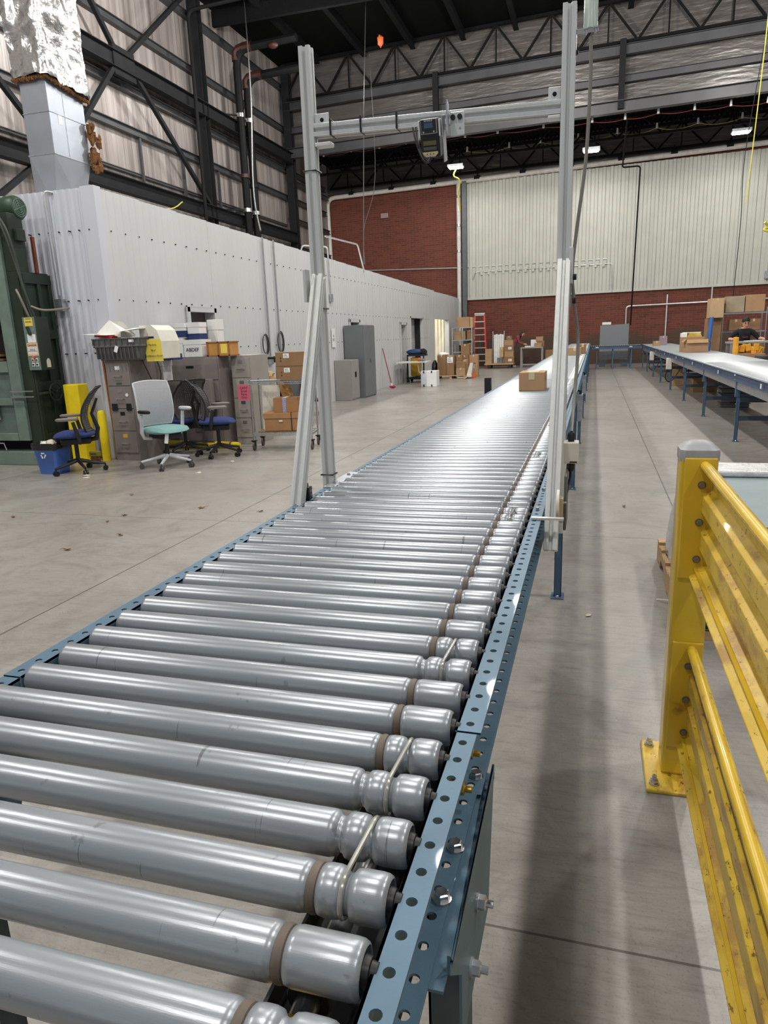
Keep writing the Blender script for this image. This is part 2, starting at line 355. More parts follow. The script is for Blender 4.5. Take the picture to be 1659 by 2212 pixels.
def text(name, body, size, loc, rot, mat, parent=None, th=.0006, sx=1, w=False):
    cu = bpy.data.curves.new(name, 'FONT'); cu.body = body; cu.size = size; cu.extrude = th; cu.align_x = 'CENTER'; cu.align_y = 'CENTER'; cu.space_line = 1.0
    t = bpy.data.objects.new(name, cu); COL.objects.link(t); dg = bpy.context.evaluated_depsgraph_get()
    me = bpy.data.meshes.new_from_object(t.evaluated_get(dg)); bpy.data.objects.remove(t); me.materials.clear(); me.materials.append(mat)
    o = bpy.data.objects.new(name, me); COL.objects.link(o)
    if parent is not None:
        o.parent = parent
        if w: loc = (Matrix.Translation(parent.location) @ parent.rotation_euler.to_matrix().to_4x4()).inverted() @ Vector(loc)
    o.location = loc; o.rotation_euler = rot; o.scale = (sx, 1, 1); return o
# ================================================================== the building
f = G().box(-16, 24, -8, 36, -.25, 0).build('floor', floor_m); struct(f, 'grey-brown polished concrete floor with saw-cut joints')
def ribs(L, pitch, depth, duty=.45, ramp_=.12):
    pr = [(0, 0)]; a = pitch * .3
    while a + pitch * duty + pitch * ramp_ * 2 < L:
        pr += [(a, 0), (a + pitch * ramp_, depth), (a + pitch * (ramp_ + duty), depth), (a + pitch * (2 * ramp_ + duty), 0)]; a += pitch
    pr.append((L, 0)); return pr
# office block: white ribbed box built inside the hall
WX = -6.04; OY0 = 8.08; OY1 = 33.4
def otop(y): return 3.42 - (y - OY0) * .0125
g = G()
ops = [(9.92, 10.80, 2.03), (17.58, 18.43, 1.95), (22.64, 23.46, 1.92), (24.05, 25.95, 2.14), (27.95, 30.9, 2.12)]
ys = [OY0] + [a for o in ops for a in o[:2]] + [OY1]
segs = []
for i in range(0, len(ys), 2):
    n_ = max(1, round((ys[i + 1] - ys[i]) / .75)); st_ = (ys[i + 1] - ys[i]) / n_; segs += [(ys[i] + q * st_, ys[i] + (q + 1) * st_) for q in range(n_)]
for y0, y1 in segs:
    pr = ribs(y1 - y0, .15, .006, .2, .14)
    g.sheet(pr, (WX - .006, y0, 0), (0, 1, 0), (1, 0, 0), (0, 0, otop(y1) - .001), .008); g.box(WX - .2, WX - .01, y0, y1, 0, otop(y1))
for y0, y1, z in ops:
    pr = ribs(y1 - y0, .15, .006, .2, .14); g.sheet(pr, (WX - .012, y0, z), (0, 1, 0), (1, 0, 0), (0, 0, otop(y1) - z), .01); g.box(WX - .2, WX - .01, y0, y1, z, otop(y1))
struct(g.build('wall_office_side', offwhite), 'long white ribbed metal wall of the office block')
g = G(); pr = ribs(6.2, .105, .020, .30, .14)
g.sheet([(a, b) for a, b in pr], (WX, OY0, 0), (-1, 0, 0), (0, -1, 0), (0, 0, otop(OY0)), -.008)
g.box(-12.3, WX - .01, OY0 + .01, OY0 + .12, 0, otop(OY0)); g.box(WX - .19, WX + .012, OY0 - .035, OY0 + .10, 0, otop(OY0) + .01)
struct(g.build('wall_office_front', siding_f := M('office_front_siding', (206, 208, 216), .32, .12, .04, 1.2)), 'near ribbed metal end wall of the office block')
g = G(); g.add([(-12.2, OY0 + .1, otop(OY0) - .12), (WX - .02, OY0 + .1, otop(OY0) - .12), (WX - .02, OY1, otop(OY1) - .12), (-12.2, OY1, otop(OY1) - .12), (-12.2, OY0 + .1, otop(OY0) - .05), (WX - .02, OY0 + .1, otop(OY0) - .05), (WX - .02, OY1, otop(OY1) - .05), (-12.2, OY1, otop(OY1) - .05)], [(0, 1, 2, 3), (7, 6, 5, 4), (0, 4, 5, 1), (1, 5, 6, 2), (2, 6, 7, 3), (3, 7, 4, 0)])
struct(g.build('ceiling_office', white), 'flat lid of the office block')
# screw rows
g = G()
for zz in (2.9, 2.05, 1.38):
    y = 8.3
    while y < 27:
        g.cyl((WX + .0, y, zz + .02), (WX + .016, y, zz + .02), .009, 6); y += .3
    x = WX - .12
    while x > -7.4: g.cyl((x, OY0 - .045, zz + .02), (x, OY0 - .0, zz + .02), .008, 6); x -= .155
struct(g.build('trim_1', steel_dark), 'rows of small screws in the office siding')
# doors
def door(n, y0, y1, z, lab, kind='brown'):
    fr = G(); d = .035
    for a, b, c, e in ((y0 - .0, y0 + .07, 0, z), (y1 - .07, y1, 0, z), (y0, y1, z - .07, z)): fr.box(WX - .2, WX + d, a, b, c, e)
    fr.box(WX + d - .012, WX + d + .002, y0 - .03, y0 - .01, 0, z + .02); fr.box(WX + d - .012, WX + d + .002, y0 - .03, y1 + .02, z + .0, z + .018)
    o = fr.build('door_%d' % n, offwhite); struct(o, lab)
    G().box(WX - .19, WX - .15, y0 + .07, y1 - .07, 0, z - .07).build('door_leaf', M('door_brown', (92, 82, 78), .5), o)
    k = G().cyl((WX - .15, y0 + .14, .98), (WX - .09, y0 + .14, .98), .02); k.build('door_handle', chrome, o)
    return o
door(1, *ops[0], 'brown door in white frame nearest the filing cabinets'); door(2, *ops[1], 'dark doorway behind the tall grey locker'); door(3, *ops[2], 'narrow recessed brown door beside the roll-up door')
y0, y1, z = ops[3]; fr = G()
for a, b, c, e in ((y0, y0 + .05, 0, z), (y1 - .05, y1, 0, z), (y0, y1, z - .05, z)): fr.box(WX - .35, WX + .02, a, b, c, e)
o = fr.build('door_4', offwhite); struct(o, 'roll-up door with pale horizontal slats')
g = G(); zz = 0
while zz < z - .12: g.box(WX - .33, WX - .30, y0 + .05, y1 - .05, zz, zz + .075); g.box(WX - .325, WX - .31, y0 + .05, y1 - .05, zz + .075, zz + .09); zz += .09
g.build('slat_curtain', M('slat_white', (196, 194, 192), .4, .1, .05), o)
G().box(WX - .3, WX - .1, y1 - .09, y1 - .05, 0, z - .05).build('guide_rail', black, o)
# lit opening with an inner room
y0, y1, z = ops[4]; g = G()
g.box(-8.6, -8.5, y0 - .6, y1 + .9, 0, 3); g.box(-8.6, WX - .2, y1 + .15, y1 + .25, 0, 3); g.box(-8.6, WX - .2, y0 - .7, y0 - .6, 0, 3)
struct(g.build('wall_inner_room', warmw), 'warm lit white room seen through the opening')
g = G()
for k in range(16): yy = y1 + .06; xx = WX - .25 - k * .14; g.box(xx - .05, xx, yy, yy + .1, 0, 2.9)
g.box(-7.6, -7.52, y0 - .6, y1 + .1, 1.78, 2.9); g.box(-7.6, -7.5, y0 + 2.0, y0 + 2.14, 0, 1.8); g.box(-7.6, -7.5, y0 - .6, y0 + 2.1, 1.75, 1.86)
struct(g.build('wall_inner_partition', warmw), 'white partition with a dark doorway inside the opening')
struct(G().box(-7.7, -7.64, y0 - .6, y0 + 2.1, 0, 1.78).build('door_5', darkgap), 'dark inner doorway')
area((-6.9, 29.6, 2.8), .6, .3, 60, (1, .95, .82))
# exterior left wall
WLX = -12.45
g = G(); g.box(WLX - .15, WLX, -8, 35.5, 0, 12.3)
wl = struct(g.build('wall_left', insul), 'tall insulated metal side wall with stained panels')
# clerestory wall over the step in the roof, frame helper along the skewed line
th = math.atan(K)
def P(x, y0, z, dy=0): return Vector((x, bw(x, y0, -12.4) + dy, z))
g = G()
def slab(g, x0, x1, y0, z0, z1, t=.12, mi=0, xr=-12.4):
    a, b = bw(x0, y0, xr), bw(x1, y0, xr)
    g.add([(x0, a, z0), (x1, b, z0), (x0, a + t, z0), (x1, b + t, z0), (x0, a, z1), (x1, b, z1), (x0, a + t, z1), (x1, b + t, z1)], [(0, 2, 3, 1), (4, 5, 7, 6), (0, 1, 5, 4), (2, 6, 7, 3), (0, 4, 6, 2), (1, 3, 7, 5)], mi)
slab(g, -12.4, 20, 29.15, 8.75, 12.2)
struct(g.build('wall_upper', upper), 'grey upper wall panels above the roof step')
# back brick wall
g = G(); slab(g, -12.6, 20, 33.6, 0, 9.6, .3, 0, -6.0)
struct(g.build('wall_back', brick_m), 'red brick back wall with sooty base')
g = G(); slab(g, -12.6, 20, 33.52, 8.15, 9.4, .07, 0, -6.0)
struct(g.build('wall_back_top', upper), 'grey metal band above the brick')
# cream ribbed panel hung on the brick
g = G(); x0, x1 = -5.67, 18; L = x1 - x0; ux = Vector((1, K, 0)).normalized(); nx = Vector((K, -1, 0)).normalized()
pr = ribs(L, .30, .05, .30, .13); g.sheet(pr, (x0, bw(x0) - .06, 3.06), ux, nx, (0, 0, 4.94), .01); g.sheet([(0, 0), (L, 0)], (x0, bw(x0) - .055, 3.0), ux, nx, (0, 0, .1), .06)
struct(g.build('wall_back_panel', siding), 'cream ribbed metal panel over the upper brick')
# ceilings
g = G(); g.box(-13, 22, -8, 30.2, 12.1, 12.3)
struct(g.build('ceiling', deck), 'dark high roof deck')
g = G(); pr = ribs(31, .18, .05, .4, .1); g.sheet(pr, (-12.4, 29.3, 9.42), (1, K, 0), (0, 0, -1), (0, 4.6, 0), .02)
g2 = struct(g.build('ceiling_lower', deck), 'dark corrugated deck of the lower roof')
# roof joists along the hall
def joist(name, a, b, ztop, zbot, step, mat_, label, group, wch=.09, web=.045):
    t = thing(name, label, 'joist', ((a[0] + b[0]) / 2, (a[1] + b[1]) / 2, ztop), group=group)
    A = Vector((a[0], a[1], 0)); B = Vector((b[0], b[1], 0)); d = B - A; L = d.length; d.normalize()
    G().bar(A + Vector((0, 0, ztop)), B + Vector((0, 0, ztop)), wch, .1).build('top_chord', mat_, t, w=True)
    G().bar(A + Vector((0, 0, zbot)), B + Vector((0, 0, zbot)), wch, .09).build('bottom_chord', mat_, t, w=True)
    g = G(); q = 0; up = True
    while q < L - step * .3:
        z0, z1 = (zbot, ztop) if up else (ztop, zbot); g.bar(A + d * q + Vector((0, 0, z0)), A + d * min(L, q + step) + Vector((0, 0, z1)), web, web)
        if not up: pass
        else: g.bar(A + d * (q + step) + Vector((0, 0, zbot)), A + d * (q + step) + Vector((0, 0, ztop)), web * .7, web * .7)
        q += step; up = not up
    g.build('web', mat_, t, w=True); return t
joist('roof_truss', (-12.2, bw(-12.2, 28.85, -12.4)), (16, bw(16, 28.85, -12.4)), 12.0, 10.75, .95, joist_m, 'dark steel truss under the high roof at the roof step', None, .14, .07)
joist('roof_truss', (-12.2, 31.3), (16, 29.4), 9.15, 8.45, .8, joist_m, 'dark open-web joist in the middle of the lower roof', None, .12, .06)
joist('roof_truss', (-12.2, bw(-12.2, 33.25)), (16, bw(16, 33.25)), 9.25, 8.35, .9, joist_m, 'dark open-web joist against the top of the brick wall', None, .12, .06)
tag(G().box(-12.3, 16, 23.5, 23.64, 11.5, 11.95).build('roof_girder', joist_m, loc=(0, 23.6, 11.7)), 'dark girder crossing the high roof nearer the camera', 'beam')
first = None
for k, x in enumerate([-10.6, -8.7, -6.8, -4.9, -3.0, -1.1, .8, 2.7, 4.6, 6.5, 8.4]):
    lab = 'dark roof purlin under the high deck, %s counted from the left wall' % ['first', 'second', 'third', 'fourth', 'fifth', 'sixth', 'seventh', 'eighth', 'ninth', 'tenth', 'eleventh'][k]
    g = G(); g.box(-.05, .05, -20, 8.6, -.28, 0); g.box(-.09, .09, -20, 8.6, -.3, -.28)
    if first is None: first = g.build('roof_purlin', joist_m); first.location = (x, 20, 12.1); tag(first, lab, 'roof beam', 'purlins under the high roof')
    else: o = first.copy(); o.location = (x, 20, 12.1); COL.objects.link(o); o['label'] = lab
# horizontal members on the clerestory wall
def hmember(name, label, x0, x1, y0, z, hgt, dep, mat_, xr=-12.4, cat='beam', group=None, flange=True):
    g = G(); slab(g, x0, x1, y0, z - hgt / 2, z + hgt / 2, .02, 0, xr)
    if flange: slab(g, x0, x1, y0 - dep / 2, z - hgt / 2 - .015, z - hgt / 2, dep, 0, xr); slab(g, x0, x1, y0 - dep / 2, z + hgt / 2, z + hgt / 2 + .015, dep, 0, xr)
    c = (x0 + x1) / 2; o = g.build(name, mat_, loc=(c, bw(c, y0, xr), z)); return tag(o, label, cat, group)
hmember('steel_beam', 'grey steel beam along the foot of the high truss', -12.2, 16, 28.8, 10.5, .28, .2, girt)
hmember('wall_girt', 'horizontal steel girt halfway up the upper wall', -12.2, 16, 28.98, 9.68, .2, .16, girt)
hmember('steel_beam', 'bright-edged steel beam along the roof step', -12.2, 16, 28.75, 8.78, .34, .26, girt)
# posts of the clerestory
for x, lab in ((-5.9, 'dark steel post on the upper wall, left of centre'), (.6, 'dark steel post on the upper wall above the right gantry post'), (7.1, 'dark steel post on the upper wall at the right frame edge')):
    y = bw(x, 28.75, -12.4); o = G().box(-.1, .1, -.1, .1, 0, 2.1).build('steel_post', steel_dark, loc=None); o.location = (x, y, 8.7); tag(o, lab, 'steel post')
# columns on the left wall
def column(y, label, x=-12.1):
    t = thing('steel_column', label, 'column', (x, y, 0))
    G().box(-.16, .16, -.15, -.13, 0, 12.0).build('flange', steel_dark, t); G().box(-.16, .16, .13, .15, 0, 12.0).build('flange', steel_dark, t); G().box(-.012, .012, -.13, .13, 0, 12).build('web_plate', steel_dark, t)
column(7.9, 'dark steel column at the left edge behind the foil duct'); column(14.95, 'dark steel column on the left wall nearest the foil duct'); column(22.0, 'dark steel column on the left wall in the middle'); column(28.9, 'dark steel column on the left wall under the roof step')
# beams and girts on the left wall
def lmember(name, label, z, hgt, dep, mat_, x=-12.0, y0=-6, y1=28.8, z1=None, cat='beam', group=None):
    g = G(); g.box(x - .01, x + .01, y0, y1, z - hgt / 2, z + hgt / 2); g.box(x - dep / 2, x + dep / 2, y0, y1, z + hgt / 2, z + hgt / 2 + .02); g.box(x - dep / 2, x + dep / 2, y0, y1, z - hgt / 2 - .02, z - hgt / 2)
    return tag(g.build(name, mat_, loc=(x, (y0 + y1) / 2, z)), label, cat, group)
lmember('steel_beam', 'dark middle beam along the left wall', 8.6, .36, .25, steel_dark); lmember('steel_beam', 'dark low beam along the left wall just above the office block', 5.6, .34, .25, steel_dark)
for z, s in ((11.28, 'highest'), (9.77, 'second highest'), (8.25, 'just under the middle beam'), (7.2, 'between the two beams')):
    lmember('wall_girt', 'grey steel girt on the left wall, %s' % s, z, .16, .16, girt, x=-12.36, y1=33.4)
lmember('wall_rail', 'thin pale rail just above the low left beam', 6.12, .04, .06, girt, x=-12.38, y1=28.8, cat='rail')
def brace(a, b, label): 
    a = Vector((-12.0, *a)); b = Vector((-12.0, *b)); g = G().bar(a, b, .11, .11); tag(g.build('cross_brace', steel_dark, loc=tuple((a + b) / 2)), label, 'brace')
brace((18.3, 8.5), (21.9, 5.75), 'dark diagonal brace falling right from the middle gusset'); brace((17.5, 8.5), (15.0, 5.75), 'dark diagonal brace falling left from the middle gusset behind the duct')
brace((17.6, 8.8), (15.0, 11.6), 'dark diagonal brace rising left from the middle gusset'); brace((18.0, 8.8), (21.9, 12.0), 'dark diagonal brace rising right from the middle gusset')
brace((11.4, 8.5), (14.9, 5.75), 'dark diagonal brace left of the foil duct'); brace((14.2, 5.5), (11.0, 3.3), 'dark diagonal brace rising behind the office corner at the left edge')
o = G().box(-12.06, -11.94, 17.4, 18.3, 8.25, 8.95).build('gusset_plate', steel_dark, loc=(-12, 17.8, 8.6)); tag(o, 'dark gusset plate joining four braces on the middle beam', 'steel plate')
for y, lab in ((16.2, 'thin upright stud nearest the foil duct'), (18.7, 'thin upright stud left of the long brace'), (20.9, 'thin upright stud just left of the middle column'), (23.1, 'thin upright stud right of the middle column')):
    tag(G().box(-12.38, -12.3, y, y + .07, 5.8, 7.15).build('wall_stud', girt, loc=(-12.34, y, 6.5)), lab, 'stud')
# beyond the step the lower left wall
for z, s in ((7.9, 'upper'), (6.4, 'middle'), (5.3, 'lower')): lmember('wall_girt', 'grey girt beyond the roof step, %s' % s, z, .14, .14, girt, x=-12.3, y0=29.1, y1=33.6)

# --- pipes -----------------------------------------------------------
def pipe(name, label, pts, r, mat_, cat='pipe', n=10, bends=True):
    P_ = [Vector(p) for p in pts]; Q = [P_[0]]
    for i in range(1, len(P_) - 1):
        a, b, c = P_[i - 1], P_[i], P_[i + 1]; q = min(r * 4, (a - b).length / 2.2, (c - b).length / 2.2); d1 = (a - b).normalized(); d2 = (c - b).normalized()
        for t in (0, .25, .5, .75, 1): p0 = b + d1 * q; p2 = b + d2 * q; Q.append(p0.lerp(b, t).lerp(b.lerp(p2, t), t))
    Q.append(P_[-1]); c = sum(P_, Vector()) / len(P_); o = G().tube(Q, r, n).build(name, mat_, loc=tuple(P_[0])); return tag(o, label, cat)
for k, (y, zt, lab) in enumerate(((24.05, 10.95, 'left of the pair of thick black sprinkler risers'), (24.7, 10.3, 'right of the pair of thick black sprinkler risers'))):
    o = pipe('sprinkler_riser', lab, [(-11.8, y, 3.45), (-11.8, y, zt), (-9.6, y, zt + .08)], .13, steel_black)
    G().tube([(-11.8, y, zt - .35), (-11.8, y, zt - .1), (-11.72, y, zt - .02), (-11.5, y, zt + .03), (-11.2, y, zt + .04)], .15, 10).build('elbow', copperred, o, w=True)
    for zz in (8.9, 5.9): G().cyl((-11.8, y, zz), (-11.8, y, zz + .12), .15, 12).build('clamp_ring', chrome, o, w=True); G().bar((-11.8, y, zz + .06), (-12.35, y - .5, zz + .06), .05, .05).build('clamp_arm', steel_dark, o, w=True)
    G().cyl((-11.8, y, 7.0 - k * .2), (-11.8, y, 7.12 - k * .2), .17, 12).build('coupling', copperred if k == 0 else steel_dark, o, w=True)
pipe('thin_pipe', 'thin black pipe running beside the middle left column', [(-11.8, 21.1, 3.45), (-11.8, 21.1, 11.0), (-10.2, 21.4, 11.2)], .055, steel_black)
for y, lab in ((12.72, 'left of the pair of conduits down the office wall'), (13.2, 'right of the pair of conduits down the office wall')):
    pipe('conduit', lab, [(WX + .045, y, 1.18), (WX + .045, y, 3.36)], .017, M('conduit_grey', (170, 170, 172), .35, .7), 'conduit')
condm = M('conduit_bright', (206, 206, 206), .3, .6)
pipe('conduit_hoop', 'bent conduit looping over the top corner of the office end wall', [(-6.72, OY0 - .07, 2.15), (-6.74, OY0 - .07, 3.42), (-6.25, OY0 + .3, 3.30), (-6.5, OY0 + .1, 3.22), (-8.2, OY0 - .07, 3.22)], .016, condm, 'conduit')
tag(G().box(-6.77, -6.66, OY0 - .12, OY0 - .035, 1.95, 2.1).build('junction_box', galv, loc=(-6.72, OY0 - .08, 2.02)), 'small grey junction box at the foot of the conduit by the baler', 'junction box')
bp = pipe('water_pipe', 'long pale pipe crossing the top of the brick wall', [(-12.4, bw(-12.4) - .18, 3.2), (-12.45, bw(-12.4) - .18, 8.0), (18, bw(18) - .18, 8.3)], .10, M('white_pipe', (214, 208, 200), .4), 'pipe', 12)
g = G()
for k in range(12):
    x = -11.3 + k * 2.0; g.cyl((x, bw(x) - .18, 8.05 + (x + 12.4) * .01), (x + .25, bw(x) - .2, 8.05 + (x + 12.4) * .01), .115, 10); g.box(x + .1, x + .14, bw(x) - .2, bw(x) - .16, 8.1, 8.5)
g.build('pipe_hanger', steel_dark, bp, w=True)
dp = pipe('downpipe', 'pale vertical drain pipe at the left end of the cream panel', [(-6.02, bw(-6) - .22, 1.0), (-6.02, bw(-6) - .22, 8.0)], .10, M('white_pipe2', (206, 204, 198), .4), 'pipe', 12)
for zz in (5.1, 6.2, 7.4): G().cyl((-6.02, bw(-6) - .22, zz), (-6.02, bw(-6) - .22, zz + .1), .125, 12).build('coupling', galv, dp, w=True)
tag(G().box(-5.86, -5.66, bw(-5.8) - .3, bw(-5.8) - .05, 0, 8.05).build('steel_column', M('grey_column', (84, 88, 92), .5), loc=(-5.76, bw(-5.8) - .18, 0)), 'slim blue-grey steel column beside the pale drain pipe', 'column')
def onb(x, z, d=.08): return (x, bw(x) - d, z)
pipe('conduit', 'thin white conduit along the brick and the lower cream panel', [onb(-12.4, 4.7), onb(-6.1, 4.45), onb(.5, 4.38)], .028, condm, 'conduit')
o = pipe('cable_tray', 'ladder-like cable tray across the lower cream panel', [onb(-5.4, 3.9, .12), onb(-5.3, 4.2, .12), onb(.62, 4.18, .12), onb(.66, 3.0, .12)], .022, condm, 'cable tray')
for k in range(17): x = -5.0 + k * .33; G().obox(onb(x, 4.14, .13), (.1, .04, .14)).obox(onb(x + .03, 4.24, .13), (.16, .05, .08)).build('tray_clip', siding, o, w=True)
pipe('conduit', 'white conduit bending right above the grey cabinet', [onb(1.28, 1.4, .15), onb(1.28, 2.4, .15), onb(4.0, 2.42, .15), onb(12, 2.5, .15)], .035, condm, 'conduit')
for x, z0, z1, lab in ((2.86, .9, 2.8, 'perforated strut fixed upright to the brick'), (4.55, 1.2, 3.1, 'thin rod hanging on the brick behind the envelopes')): tag(G().box(x, x + .05, bw(x) - .1, bw(x) - .04, z0, z1).build('wall_strut', condm, loc=(x, bw(x), z0)), lab, 'strut')
pipe('drop_pipe', 'thin black pipe stepping down across the cream panel', [(.6, 28.5, 12), (.86, 28.6, 8.7), (.84, 31.4, 7.6), (1.5, 31.4, 7.6), (1.42, 31.6, 1.6)], .03, steel_black)
# --- lamps of the lower bay --------------------------------------------
def bay_lamp(x, y, z, label, e=60):
    t = thing('bay_light', label, 'ceiling light', (x, y, z))
    G().box(-.32, .32, -.2, .2, .03, .12).build('housing', galv, t)
    for s in (-1, 1): G().box(-.27, .27, s * .1 - .055, s * .1 + .055, -.01, .02).build('lamp_tube', lampm, t)
    G().cyl((-.25, 0, .12), (-.25, 0, .7), .01, 6).build('hanger', steel_dark, t); G().cyl((.25, 0, .12), (.25, 0, .7), .01, 6).build('hanger', steel_dark, t)
    area((x, y, z - .06), .5, .3, e, (1, .98, .94))
bay_lamp(-5.67, 30.9, 8.1, 'glaring bay light under the lower roof, left of the gantry scanner bracket'); bay_lamp(-.35, 30.5, 8.1, 'glaring bay light beside the right gantry post'); bay_lamp(4.79, 30.1, 8.1, 'glaring bay light at the right of the frame'); bay_lamp(10, 29.8, 8.1, 'bay light outside the right frame edge')
# --- cables strung under the lower roof ----------------------------------
def strung(name, pts, sag, mat_, label, clipn, r=.012):
    Q = []
    for a, b in zip(pts, pts[1:]):
        a = Vector(a); b = Vector(b)
        for k in range(6): t = k / 6; p = a.lerp(b, t); p.z -= sag * 4 * t * (1 - t); Q.append(p)
    Q.append(Vector(pts[-1])); o = G().tube(Q, r, 5).build(name, mat_, loc=tuple(Q[0])); tag(o, label, 'cable')
    for p in pts: G().cyl(Vector(p) - Vector((0, 0, .02)), Vector(p) + Vector((0, 0, .17)), .045, 8, .03).build(clipn, white, o, w=True)
rc = [(-10.7, 30.4, 9.25), (-9.5, 30.3, 9.28), (-8.3, 30.2, 9.26), (-7.2, 30.1, 9.28), (-4.87, 29.9, 9.22), (-3.65, 29.8, 9.2), (-2.0, 29.7, 9.18), (-.32, 29.5, 9.12), (.77, 29.44, 9.08), (1.83, 29.35, 9.12), (2.96, 29.26, 9.08), (4.05, 29.17, 9.05), (5.13, 29.1, 9.0), (7, 29, 9)]
strung('red_cable', [(x, y - 1.4, z - .6) for x, y, z in rc], .06, M('red_cable_m', (110, 42, 44), .5), 'dark red cable looped on white hooks under the roof step', 'cable_hook')
yc = [(-5.2, 30.9, 8.68), (-3.5, 30.8, 8.64), (-2.28, 30.7, 8.66), (-.85, 30.6, 8.63), (.58, 30.5, 8.64), (1.96, 30.3, 8.62), (3.35, 30.2, 8.61), (4.79, 30.1, 8.6), (7, 30, 8.6)]
strung('yellow_cable', yc, .12, M('yellow_cable_m', (206, 200, 96), .5), 'yellow cable looped between the bay lights', 'cable_hook')
def cable(name, label, pts, r, mat_, cat='cable', n=6, loc=None):
    P_ = [Vector(p) for p in pts]; Q = []
    for i in range(len(P_) - 1):            # Catmull-Rom through the points
        p0, p1, p2, p3 = P_[max(i - 1, 0)], P_[i], P_[i + 1], P_[min(i + 2, len(P_) - 1)]
        for k in range(6):
            t = k / 6; Q.append(.5 * ((2 * p1) + (p2 - p0) * t + (2 * p0 - 5 * p1 + 4 * p2 - p3) * t * t + (3 * p1 - p0 - 3 * p2 + p3) * t ** 3))
    Q.append(P_[-1]); g = G().tube(Q, r, n)
    if label is None: return g
    return tag(g.build(name, mat_, loc=loc or tuple(Q[0])), label, cat)
ym = M('yellow_cord', (206, 196, 70), .5)
cable('yellow_cable', 'yellow cord looping below the leftmost bay light', [(-5.6, 30.8, 8.1), (-5.75, 30.8, 7.8), (-5.5, 30.8, 7.6), (-5.62, 31.2, 7.2), (-5.62, 31.5, 6.6)], .03, ym, 'cord')
cable('yellow_rope', 'long yellow rope hanging at the right frame edge', [(3.62, 20, 12), (3.555, 20, 8.2), (3.443, 20, 5.0), (3.42, 20, 4.3)], .012, ym, 'rope')
cable('yellow_cable', 'yellow cord bundle coiled at the right frame edge', [ay(1652, 480, 20), ay(1659, 490, 20.1), ay(1650, 496, 20), ay(1662, 500, 20)], .03, ym, 'cord')
cable('yellow_cable', 'thin yellow cord draped above the office wall beside the duct', [(-9.5, 9.2, 3.5), (-8.9, 9.3, 3.62), (-8.2, 9.5, 3.56), (-7.0, 9.6, 3.62), (-6.4, 10.2, 3.5), (-6.2, 10.4, 3.62)], .009, ym, 'cord')
gm = M('pale_rope', (74, 74, 72), .5)
cable('hanging_cable', 'pair of thin grey cables dropping from the roof to the office conduits', [(-11.0, 23.3, 12), (-8.4, 17.8, 7.6), (-6.8, 14.2, 4.6), (-6.1, 12.9, 3.5)], .016, gm)
cable('hanging_cable', 'thin pale cord hanging down in front of the dark brick', [(-7.4, 24.7, 12), (-6.8, 22, 7.5), (-6.15, 19.4, 3.45)], .012, gm)
cable('hanging_cable', 'slack thin line beside the hanging cord on the dark brick', [(-7.3, 24.6, 10), (-6.5, 22, 6.2), (-6.6, 21.0, 4.6), (-6.05, 19.2, 3.4)], .008, gm)
cable('hanging_cable', 'long thin dark cable crossing the cream panel at the right', [ay(1658, 60, 26), ay(1610, 330, 26), ay(1600, 480, 26), ay(1582, 655, 26)], .012, steel_dark)
# hoist / sprinkler heads high up
t = tag(G().ball((0, 0, 0), .13, 8, 6, (.8, .8, 1.3), jit=.2).build('orange_hoist', orange), 'small orange hoist hanging under the high roof', 'hoist'); t.location = ay(822, 88, 24)
t = tag(G().ball((0, 0, 0), .14, 10, 8, (1.3, .8, .8)).build('red_valve', copperred), 'rust-red valve body high beside the black risers', 'valve'); t.location = ay(590, 97, 24)
t = tag(G().box(-.3, .3, -.05, .05, -.3, .3).build('wall_light', M('dim_fixture', (150, 130, 120), .5)), 'small pale fixture high on the dark brick', 'fixture'); t.location = (-9.6, bw(-9.6) - .06, 7.0); t.scale = (.6, 1, .35)
t = tag(G().box(-.18, .18, -.06, .06, -.15, .15).build('siren_box', galv), 'small grey box low on the cream panel at the right edge', 'box'); t.location = onb(6.6, 3.35, .16)
# ================================================================== near roller conveyor
PIT = .0763; RR = .0241; ZT = .975; ZC = ZT - RR          # roller pitch, radius, top, centre
XL, XR = -.846, -.1635                                    # tube ends
Y0 = .902
def rnd(a, b, r, x0, d, q=4): return [(x0 + d * r * (1 - math.cos(PI / 2 * k / q)), 0) for k in range(q)]
def roller_profile(kind):
    L = XR - XL; p = [(0, RR - .006), (.0012, RR - .0028), (.004, RR - .0007), (.008, RR)]
    def groove(c, wd=.0085, dp=.0062):
        return [(c - wd - .004, RR), (c - wd * .75, RR - .0012), (c - wd * .4, RR - dp * .8), (c, RR - dp), (c + wd * .4, RR - dp * .8), (c + wd * .75, RR - .0012), (c + wd + .004, RR)]
    if kind == 'A': p += groove(L - .0725)
    else: p += groove(L - .0735) + groove(L - .0405)
    p += [(L - .011, RR), (L - .005, RR - .0006), (L - .0015, RR - .0022), (L, RR - .0045)]
    return p
def tube_mesh(kind, n=28, mat_=zinc):
    g = G(); g.lathe((XL, 0, 0), (1, 0, 0), roller_profile(kind), n, False)
    g.lathe((XR, 0, 0), (-1, 0, 0), [(0, RR - .0045), (.004, RR - .006), (.012, RR - .007)], n, False)
    return g
conv = thing('roller_conveyor', 'long near roller conveyor with blue side rails running into the distance', 'conveyor', (-.5, 4, 0))
cx, cy = -.5, 4
def rrow(k): return Y0 + PIT * k
kinds = {-9: 'A', -8: 'A', -7: 'B', -6: 'A', -5: 'B', -4: 'C', -3: 'C', -2: 'B', -1: 'A', 0: 'A', 1: 'C', 2: 'B', 3: 'A', 4: 'A'}
protos = {}
capg = G().lathe((XR - .006, 0, 0), (1, 0, 0), [(0, RR - .0062), (.0045, RR - .0064), (.005, .0135), (.0105, .0120), (.011, .0095), (.0165, .0085)], 20, True)
